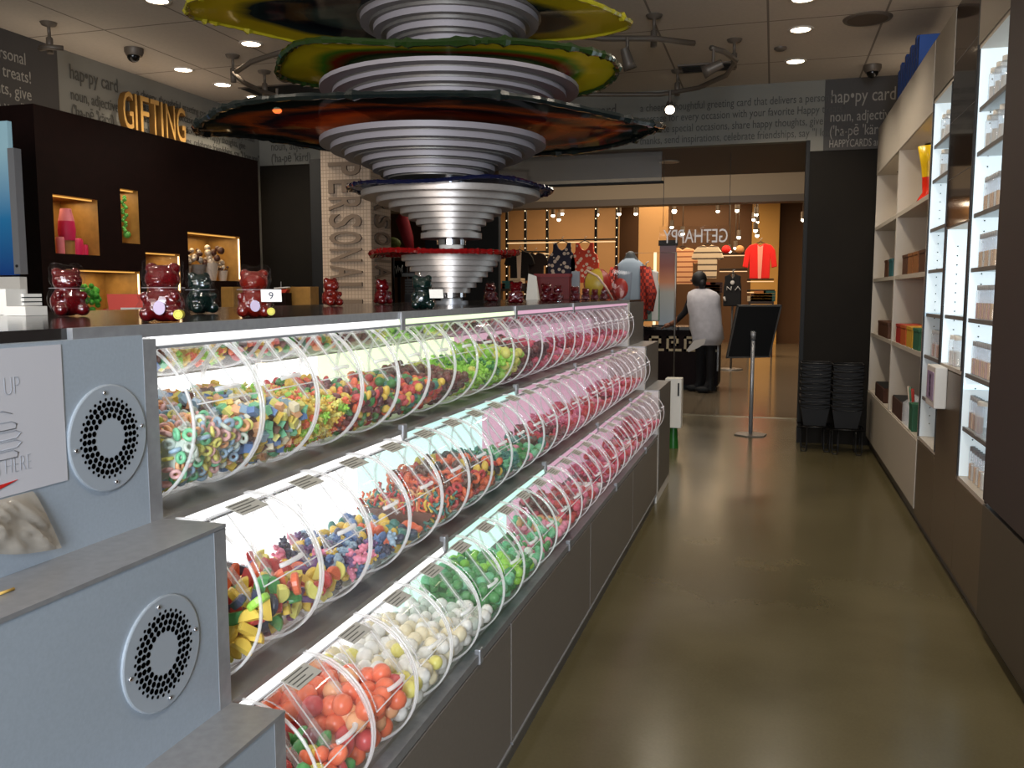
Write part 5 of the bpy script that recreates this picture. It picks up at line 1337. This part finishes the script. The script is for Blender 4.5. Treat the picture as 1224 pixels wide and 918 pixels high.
e = empty('light_column', ((a.x+c.x)/2, 13.45, .9455), 'tall panel with sunset gradient and a white light strip on the kiosk', 'panel')
w = (c.x-a.x)/2
MB().box((-w, -.03, 0), (w, .03, c.z-.945), grad_mat()).build('graphic', e); MB().box((-w-.09, -.02, .0), (-w-.05, .02, c.z-.945-.1), em('light_strip_white', srgb(255, 226, 180), 1.6)).build('light_strip', e); MB().box((-w-.02, -.035, c.z-.95), (w+.02, .035, c.z-.87), BLACK).build('top_cap', e)
MB().box((-w-.1, -.035, 0), (w, .035, .02), BLACK).build('foot_plate', e)
p = atY(800, 303, 13.0); e = empty('clothes_rail', (p.x, 12.98, 0), 'slim dark clothes rail standing in front of the kiosk panel', 'clothes rail')
b = MB(); b.tube([(-.62, 0, 0), (-.62, 0, 2.03), (.1, 0, 2.03), (.1, 0, .0)], .014, STEEL_D, 8); b.tube([(-.62, -.25, .01), (-.62, .25, .01)], .014, STEEL_D, 8); b.tube([(.1, -.25, .01), (.1, .25, .01)], .014, STEEL_D, 8); b.build('frame', e)
# mannequin in plaid shirt
MQ = pm('grey_mannequin', srgb(70, 74, 74), .5); m0 = Vector((-1.93, 12.4, 0))
e = empty('mannequin', m0, 'headless mannequin in open red plaid shirt, pale blue tee and dark jeans', 'mannequin')
Vm = [(0, 0, .98), (0, 0, 1.3), (0, 0, 1.62), (0, 0, 1.88), (0, 0, 2.08), (.22, 0, 1.8), (.30, -.02, 1.45), (.27, -.08, 1.17), (-.22, 0, 1.8), (-.30, -.02, 1.45), (-.27, -.08, 1.17),
      (.10, 0, .9), (.11, .0, .5), (.11, 0, .08), (-.10, 0, .9), (-.11, 0, .5), (-.11, 0, .08)]
Vm = [(x, y, z*.98) for x, y, z in Vm]
mm = skin_mesh('body', Vm, [(0, 1), (1, 2), (2, 3), (3, 4), (3, 5), (5, 6), (6, 7), (3, 8), (8, 9), (9, 10), (0, 11), (11, 12), (12, 13), (0, 14), (14, 15), (15, 16)],
               [.14, .13, .14, .10, .055, .06, .045, .035, .06, .045, .035, .09, .065, .05, .09, .065, .05], MQ)
inst('body', mm, parent=e)
MB().lathe([(.2, 0), (.2, .015), (0, .015)], STEEL_D, 24).build('base', e)
b = MB(); loft(b, [(1.20, 0, 0, .21, .15), (1.4, 0, 0, .20, .15), (1.65, 0, 0, .21, .15), (1.78, 0, 0, .235, .14), (1.86, 0, 0, .17, .12), (1.93, 0, 0, .09, .08)], pm('pale_blue_tee', srgb(150, 164, 176), .8)); b.build('tee', e, label='pale blue tee')
def plaid():
    mt, nt, out = newmat('red_plaid'); N = nt.nodes.new; L = nt.links.new
    tc = N('ShaderNodeTexCoord'); ch = N('ShaderNodeTexChecker'); ch.inputs['Scale'].default_value = 22; ch.inputs[1].default_value = srgb(190, 60, 40); ch.inputs[2].default_value = srgb(110, 34, 30)
    L(tc.outputs['Object'], ch.inputs['Vector']); p = N('ShaderNodeBsdfPrincipled'); p.inputs['Roughness'].default_value = .9; L(ch.outputs[0], p.inputs['Base Color']); L(p.outputs[0], out.inputs[0]); return mt
PL = plaid(); b = MB()
for s_ in (-1, 1):
    vs, fs = [], []; n = 10
    for z, r1 in ((1.08, .255), (1.35, .24), (1.62, .24), (1.82, .225)):
        for i in range(n+1):
            t = R(-48 + (i/n)*140) if s_ > 0 else R(228-(i/n)*140)
            vs.append((r1*cos(t), .17*sin(t), z))
    for j in range(3):
        for i in range(n): fs.append((j*(n+1)+i, j*(n+1)+i+1, (j+1)*(n+1)+i+1, (j+1)*(n+1)+i))
    b.add(vs, fs, PL, True); b.tube([(.2*s_, 0, 1.79), (.305*s_, -.02, 1.45), (.28*s_, -.07, 1.2)], [.085, .075, .06], PL, 10)
b.build('overshirt', e, label='open red plaid shirt')
b = MB(); loft(b, [(.93, 0, 0, .18, .14), (1.05, 0, 0, .20, .15), (1.22, 0, 0, .19, .145)], pm('dark_jeans', srgb(26, 32, 46), .8))
for s_ in (-1, 1): b.tube([(.10*s_, 0, .98), (.11*s_, 0, .5), (.11*s_, 0, .1)], [.105, .085, .075], MATS['dark_jeans'], 12)
b.build('jeans', e, label='dark jeans')
# garments: cut-outs with soft thickness on hangers
def garment(name, label, cat, px, py, pxh, Y, kind, mt, mt2=None, fold=False, extra=None, hookz=0):
    """px,py: top centre in the photo, pxh: height in photo pixels"""
    p = atY(px, py, Y); h = (atY(px, py, Y)-atY(px, py+pxh, Y)).z
    e = empty(name, (p.x, Y, p.z-h), label, cat)
    W_ = {'tank': .42, 'tee': .36, 'jacket': .36, 'vest': .3}[kind]*h/.75
    if kind == 'tank': O = [(-.62, 0), (.62, 0), (.66, .5), (.58, .68), (.42, .78), (.40, 1), (.26, 1), (.16, .86), (0, .80), (-.16, .86), (-.26, 1), (-.40, 1), (-.42, .78), (-.58, .68), (-.66, .5)]
    elif kind == 'vest': O = [(-.7, 0), (.7, 0), (.68, .6), (.6, .8), (.62, .95), (.2, 1), (0, .86), (-.2, 1), (-.62, .95), (-.6, .8), (-.68, .6)]
    else: O = [(-.58, 0), (.58, 0), (.6, .6), (.68, .30 if kind == 'jacket' else .55), (1.0, .34 if kind == 'jacket' else .6), (.86, .8), (.62, .95), (.22, 1), (0, .93), (-.22, 1), (-.62, .95), (-.86, .8), (-1.0, .34 if kind == 'jacket' else .6), (-.68, .30 if kind == 'jacket' else .55), (-.6, .6)]
    O = [(x*W_, z*h) for x, z in O]
    MB().prism(O, -.04, .04, mt).build('cloth', e, bevel=.02)
    if mt2 is not None: MB().prism([(-.09*W_, 0), (.09*W_, 0), (.16*W_, .95*h), (0, .9*h), (-.16*W_, .95*h)], -.055, -.042, mt2).build('front_panel', e)
    MB().tube([(-.4*W_, 0, .96*h), (0, 0, 1.05*h), (.4*W_, 0, .96*h)], .012, BLACK, 6).tube([(0, 0, 1.05*h), (0, 0, 1.12*h), (.04, 0, 1.15*h)], .008, STEEL, 6).build('hanger', e)
    if extra: extra(e, W_, h)
    return e
def voro(name, c1, c2, sc_):
    mt, nt, out = newmat(name); N = nt.nodes.new; L = nt.links.new
    tc = N('ShaderNodeTexCoord'); v = N('ShaderNodeTexVoronoi'); v.inputs['Scale'].default_value = sc_*3.4
    r = N('ShaderNodeValToRGB'); r.color_ramp.interpolation = 'CONSTANT'; r.color_ramp.elements[0].color = c1; r.color_ramp.elements[1].position = .36; r.color_ramp.elements[1].color = c2
    p = N('ShaderNodeBsdfPrincipled'); p.inputs['Roughness'].default_value = .8; L(tc.outputs['Object'], v.inputs['Vector']); L(v.outputs['Distance'], r.inputs['Fac']); L(r.outputs['Color'], p.inputs['Base Color']); L(p.outputs[0], out.inputs[0]); return mt
def stripes(name, c1, c2, s_, ax=2, w=.25):
    mt, nt, out = newmat(name); N = nt.nodes.new; L = nt.links.new
    tc = N('ShaderNodeTexCoord'); sp = N('ShaderNodeSeparateXYZ'); a = N('ShaderNodeMath'); a.inputs[1].default_value = 20; d = N('ShaderNodeMath'); d.operation = 'MODULO'; d.inputs[1].default_value = s_
    l = N('ShaderNodeMath'); l.operation = 'LESS_THAN'; l.inputs[1].default_value = s_*w; m_ = N('ShaderNodeMix'); m_.data_type = 'RGBA'; m_.inputs[6].default_value = c1; m_.inputs[7].default_value = c2
    p = N('ShaderNodeBsdfPrincipled'); p.inputs['Roughness'].default_value = .8
    L(tc.outputs['Object'], sp.inputs[0]); L(sp.outputs[ax], a.inputs[0]); L(a.outputs[0], d.inputs[0]); L(d.outputs[0], l.inputs[0]); L(l.outputs[0], m_.inputs[0]); L(m_.outputs[2], p.inputs['Base Color']); L(p.outputs[0], out.inputs[0]); return mt
garment('tank_top', 'white and navy patterned tank top hanging in the opposite shop', 'tank top', 672, 290, 48, 20, 'tank', voro('navy_pattern', srgb(216, 206, 196), srgb(40, 42, 66), 2.6))
garment('tank_top', 'white and coral red patterned tank top hanging in the opposite shop', 'tank top', 699, 290, 48, 20, 'tank', voro('coral_pattern', srgb(230, 206, 190), srgb(206, 70, 50), 2.8))
RJ = pm('bright_red_cloth', srgb(216, 24, 24), .7)
garment('jacket', 'bright red jacket with pale pink front hanging beside the ochre column', 'jacket', 909, 291, 42, 22, 'jacket', RJ, pm('pale_pink_cloth', srgb(226, 150, 140), .8))
garment('shirt', 'white striped shirt hanging in the opposite shop above the person', 'shirt', 846, 293, 40, 21, 'tee', stripes('white_stripe', srgb(232, 214, 184), srgb(90, 76, 66), .14))
garment('shirt', 'peach checked shirt hanging behind the person, left of the white striped one', 'shirt', 816, 296, 44, 21.5, 'tee', stripes('peach_check', srgb(222, 170, 126), srgb(150, 84, 54), .12))
def emblem(e, W_, h):
    b = MB(); mt = pm('white_print', srgb(200, 196, 190), .7)
    b.tube([(-.1, -.062, .5*h), (-.1, -.062, .62*h), (-.02, -.062, .5*h), (-.02, -.062, .62*h)], .01, mt, 5); b.tube([(.05, -.062, .5*h), (.1, -.062, .62*h), (.15, -.062, .5*h)], .01, mt, 5); b.ball((0, -.06, .74*h), .04, mt, 8, 6, (1, .3, 1)); b.tube([(-.15, -.062, .3*h), (-.12, -.062, .16*h)], .02, mt, 5)
    b.build('printed_emblem', e)
garment('vest_top', 'black sleeveless top with white print hanging in the middle of the doorway view', 'top', 876, 328, 38, 17, 'vest', pm('black_cloth', srgb(16, 15, 17), .85), extra=emblem)
p0 = atY(876, 328, 17)
e = empty('garment_stand', (p0.x, 17.12, 0), 'slim dark stand holding the black printed top', 'stand'); MB().tube([(0, 0, 0), (0, 0, p0.z+.05)], .02, STEEL_D, 8).tube([(0, 0, p0.z+.05), (0, -.1, p0.z+.08)], .012, STEEL_D, 6).build('pole', e); MB().lathe([(.22, 0), (.22, .02), (0, .02)], STEEL_D, 20).build('base', e)
garment('cardigan', 'mint and white long garment hanging right of the plaid mannequin', 'cardigan', 772, 322, 62, 12.72, 'vest', stripes('mint_white', srgb(120, 150, 132), srgb(214, 214, 206), .3, 0, .3))
garment('shirt', 'black dress with a white tie hanging at the left of the opposite shop', 'dress', 621, 300, 40, 20, 'tee', MATS['black_cloth'], pm('white_tie', srgb(210, 190, 170), .8))
garment('shirt', 'dark shirt hanging left of the navy patterned tank top', 'shirt', 640, 302, 36, 20.2, 'tee', pm('dark_brown_cloth', srgb(44, 34, 30), .8))
# shop posts, rails, shelves, tables
for i, px in enumerate((606, 628, 654, 712, 737)):
    p = atY(px, 300, 20.6); e = empty('shop_post', (p.x, 20.6, 0), 'black post of the opposite shop display, %s from the left' % ORD[i], 'post', 'black display posts in the opposite shop')
    MB().box((-.03, -.03, 0), (.03, .03, 3.9), BLACK).build('post', e); b = MB()
    for k in range(12): b.ball((0, -.034, 1.2+.22*k), .012, em('post_light', srgb(255, 220, 170), 4), 6, 4)
    b.build('dot_lights', e)
def rail_at(px0, px1, py, Y, label):
    a = atY(px0, py, Y); c = atY(px1, py, Y); e = empty('display_rail', (a.x, Y, a.z), label, 'rail'); L_ = c.x-a.x
    MB().tube([(0, 0, 0), (L_, 0, 0)], .02, BLACK, 6).build('bar', e); MB().box((0, .0, -.06), (L_, .12, -.045), em('warm_shelf_glow', srgb(255, 214, 160), 1.2)).build('lit_edge', e)
rail_at(606, 735, 288, 20.3, 'thin black display rail above the tank tops'); rail_at(862, 895, 303, 22.4, 'lit shelf rail with round objects left of the red jacket'); rail_at(893, 925, 334, 22.3, 'lit shelf rail under the red jacket'); rail_at(624, 655, 301, 20.4, 'short lit rail near the dark shirt')
rail_at(893, 926, 347, 21.8, 'lower lit shelf rail right of the black printed top'); rail_at(860, 893, 322, 22.6, 'lit shelf rail above the black printed top')
for i, (px, mt, lb) in enumerate(((868, RJ, 'round red'), (884, pm('tan_hat', srgb(176, 130, 84), .7), 'round tan'))):
    p = atY(px, 301, 22.3); MB().ball((0, 0, .06), .11, mt, 14, 9, (1, .7, .9)).build('hat', label='%s hat on the lit shelf left of the red jacket' % lb, cat='hat').location = (p.x, 22.3, p.z)
for i, (px0, px1, py, Y, lb) in enumerate(((595, 652, 345, 19.5, 'low display table of folded dark clothes left of the dark red gift box'), (895, 925, 360, 21, 'dark display table under the lit shelves by the ochre column'), (838, 862, 350, 20.5, 'display table of bright folded clothes right of the person'))):
    a = atY(px0, py, Y); c = atY(px1, py, Y); e = empty('display_table', ((a.x+c.x)/2, Y, 0), lb, 'table'); w = (c.x-a.x)/2
    MB().box((-w, -.3, a.z-.06), (w, .3, a.z), pm('table_dark', srgb(50, 36, 28), .5)).build('table_top', e)
    for sx in (-1, 1): MB().box((sx*w-.04*(sx > 0)-.0, -.28, 0), (sx*w+.04*(sx < 0), .28, a.z-.06), MATS['table_dark']).build('leg', e)
    for k in range(6):
        x = -w+.1+(2*w-.2)*k/5
        f_ = empty('folded_clothes', ((a.x+c.x)/2+x, Y, a.z+.0005), 'folded clothes pile, %s from the left on the %s' % (ORD[k], lb.split(' of ')[0].split(' under ')[0] + (' ', ' by the column', ' near the person')[i].rstrip()), 'clothes')
        mt = pm('fold_%d' % (k+6*i), srgb(*[(150, 60, 40), (40, 90, 90), (200, 180, 150), (60, 40, 40), (190, 120, 70), (120, 40, 60)][(k+i*2) % 6]), .8)
        for q_ in range(2+(k % 3)): MB().box((-.13, -.18, .06*q_), (.13, .18, .06*q_+.055), mt).build('garment', f_)
# many small spotlights in the opposite shop
SP = [(661, 257), (668, 262), (672, 255), (714, 256), (740, 255), (760, 255), (806, 252), (858, 252), (881, 251), (904, 256), (901, 262), (905, 265), (903, 275), (905, 281), (883, 283), (803, 271), (960, 262), (816, 279), (879, 296), (872, 300)]
for i, (px, py) in enumerate(SP):
    Y = 20.5+(i % 4)*.9; p = atY(px, py, Y)
    e = empty('shop_spotlight', p, 'glowing small spotlight in the opposite shop, %s counting along its ceiling' % (ORD[i] if i < 23 else 'last'), 'spotlight', 'small spotlights in the opposite shop')
    big = 1.0 if i != 6 else 1.35
    MB().cyl((0, 0, 0), .05, .16, GREYM, 10).build('can', e); MB().ball((0, 0, -.01), .045*big, LAMP, 10, 7).build('bulb', e)
    if p.z < 4.1: MB().tube([(0, 0, .15), (0, 0, 4.2-p.z)], .012, GREYM, 5).build('rod', e)
def sign_glass():
    a = atY(788, 293, 9.45); c = atY(876, 269, 9.45)
    e = empty('glass_sign', ((a.x+c.x)/2, 9.45, a.z), 'clear hanging glass sign with thin white letters seen from behind', 'sign')
    w = (c.x-a.x)/2; h = c.z-a.z
    MB().box((-w, -.004, 0), (w, .004, h), GLASSP).build('glass', e)
    for s_ in (-1, 1): MB().tube([(s_*w*.9, 0, h), (s_*w*.9, 0, BH-a.z)], .003, STEEL_D, 5).build('wire', e)
    me = text_mesh('GETHAPPY', .2, pm('white_letter_glow', srgb(170, 164, 160), .5, emit=srgb(190, 184, 180), es=.5), extrude=.001, align='CENTER', offset=0)  # letters are no lamp; emission added to brighten them
    xs = [v.co.x for v in me.vertices]; k = .66/(max(xs)-min(xs))
    for v in me.vertices: v.co.x *= -k
    o = bpy.data.objects.new('lettering', me); COL.objects.link(o); o.parent = e; o.matrix_local = Matrix.Translation((0, -.006, .02)) @ FACE_Y
sign_glass()
# recess light in the vestibule soffit and the dark display left of the doorway
p = atZ(800, 193, BH); e = empty('ceiling_downlight', (p.x, p.y, BH), 'dim recessed downlight in the dark doorway soffit', 'light', 'recessed ceiling downlights'); MB().lathe([(.11, 0), (.11, -.01), (.08, -.01), (.07, -.004), (0, -.004)], pm('dim_lens', srgb(150, 140, 124), .3), 24).build('trim_ring', e)
struct(MB().box((-4.7, 11.6, 0), (-3.62, 11.7, 2.6), BLACK), 'wall_dark_display')
p = atY(481, 300, 11.2); e = empty('red_jacket', (p.x, 11.3, p.z), 'deep red jacket on a dark display seen left of the sculpture cones', 'jacket')
b = MB(); loft(b, [(0, .08, 0, .05, .05), (.2, .03, 0, .09, .06), (.42, -.04, 0, .10, .07), (.55, 0, 0, .05, .05)], pm('deep_red_cloth', srgb(140, 18, 24), .7), 14); b.build('cloth', e); MB().ball((.02, -.03, .62), .075, pm('grey_head', srgb(120, 96, 84), .6), 12, 8, (.8, .8, 1.2)).build('head', e); MB().tube([(0, .05, .5), (0, .05, -p.z)], .015, BLACK, 6).build('pole', e)
p = atY(468, 291, 11.0); e = empty('green_hat', (p.x, 11.0, p.z-.06), 'olive green round hat on the dark display left of the sculpture', 'hat'); MB().ball((0, 0, .06), .12, pm('olive_cap', srgb(96, 104, 40), .7), 14, 9, (1.1, .8, .7)).build('crown', e); MB().tube([(0, .05, .05), (0, .05, -p.z+.06)], .015, BLACK, 6).build('pole', e)
p = atY(473, 322, 11.0); e = empty('scribble_sign', (p.x, 11.1, p.z), 'black sign with looping white scribble beside the lettered pillar', 'sign')
MB().box((-.09, 0, -.1), (.09, .02, .12), BLACKG).build('board', e); b = MB()
b.tube([(-.06+.012*i, -.006, .05*sin(i*2.1)+.02*cos(i*1.3)) for i in range(11)], .006, PAPER, 5); b.tube([(-.05+.012*i, -.006, .04*cos(i*2.4)) for i in range(10)], .005, PAPER, 5); b.build('white_scribble', e); MB().box((-.02, .0, -p.z), (.02, .02, -.1), BLACK).build('post', e)
p = atY(494, 352, 10.9); e = empty('paper_rack', (p.x, 11.1, 0), 'grey rack of stacked papers behind the dark green bagged bear', 'rack')
b = MB(); 
MB().box((-.17, -.1, 0), (.17, .12, p.z), STEEL_D).build('cabinet', e)
for k in range(6): MB().box((-.16, -.11, p.z+.036*k), (.16, .1, p.z+.036*k+.028), pm('grey_papers', srgb(120, 118, 114), .7)).build('papers', e)
MB().box((-.17, .08, p.z), (.17, .12, p.z+.24), BLACK).build('back_plate', e); MB().box((-.2, -.12, p.z+.24), (.2, .12, p.z+.285), pm('header_white', srgb(150, 148, 144), .6)).build('header', e); MB().box((-.12, -.05, p.z+.29), (.06, .08, p.z+.42), pm('grey_carton', srgb(96, 88, 82), .6)).build('grey_carton', e)

# ================================================================== LIGHT
def area(loc, rot, sx, sy, power, col):
    l = bpy.data.lights.new('area', 'AREA'); l.shape = 'RECTANGLE'; l.size = sx; l.size_y = sy; l.energy = power; l.color = col
    o = bpy.data.objects.new('area', l); COL.objects.link(o); o.location = loc; o.rotation_euler = rot; return o
def aim(loc, to): return (Vector(to)-Vector(loc)).to_track_quat('-Z', 'Y').to_euler()
area((.7, -3.2, 2.1), aim((.7, -3.2, 2.1), (-1.0, .8, 1.0)), 1.2, 2.4, 330, (.78, .88, 1))  # cool light from behind the camera, like window daylight
area((-1.6, -2.8, 1.7), aim((-1.6, -2.8, 1.7), (-.9, 6, 3.5)), 3.5, 1.6, 175, (1, .92, .84))  # unseen warm fill added behind the camera to lift the ceiling
area((-5.25, 6.4, 2.8), (R(180), 0, 0), .5, 2.4, 4, (1, .82, .62)); area((1.08, 7.2, 3.0), (R(180), 0, 0), .2, 3, 3, (1, .82, .62))           # unseen up-lights added on cabinet and shelving tops to brighten the ceiling
for x, y, pw in ((-5, 21.5, 190), (-1.2, 20.8, 190), (1.5, 21, 90), (-2.5, 24.8, 110)):
    area((x, y, 4.1), (0, 0, 0), 2.6, 2.6, pw, (1, .74, .46))
area((-2.2, 14.5, 4.7), (0, 0, 0), 4, 3, 190, (1, .86, .7))
area((-1.4, 11.5, 4.6), aim((-1.4, 11.5, 4.6), (-1.4, 13.4, 1.0)), 2.5, 1, 110, (1, .9, .8))  # unseen lamp added to brighten the fronts of kiosk, person and mannequin
w = bpy.data.worlds.new('world'); SC.world = w; w.use_nodes = True
w.node_tree.nodes['Background'].inputs[0].default_value = (1, .93, .84, 1); w.node_tree.nodes['Background'].inputs[1].default_value = .02
SC.view_settings.view_transform = 'Standard'; SC.view_settings.look = 'None'
SC.view_settings.exposure = 0; SC.view_settings.gamma = 1
c_ = SC.cycles
c_.transparent_max_bounces = 40; c_.max_bounces = 8; c_.transmission_bounces = 6; c_.glossy_bounces = 4; c_.diffuse_bounces = 3
c_.caustics_reflective = False; c_.caustics_refractive = False; c_.sample_clamp_indirect = 4
try:
    c_.use_denoising = True
except Exception: pass
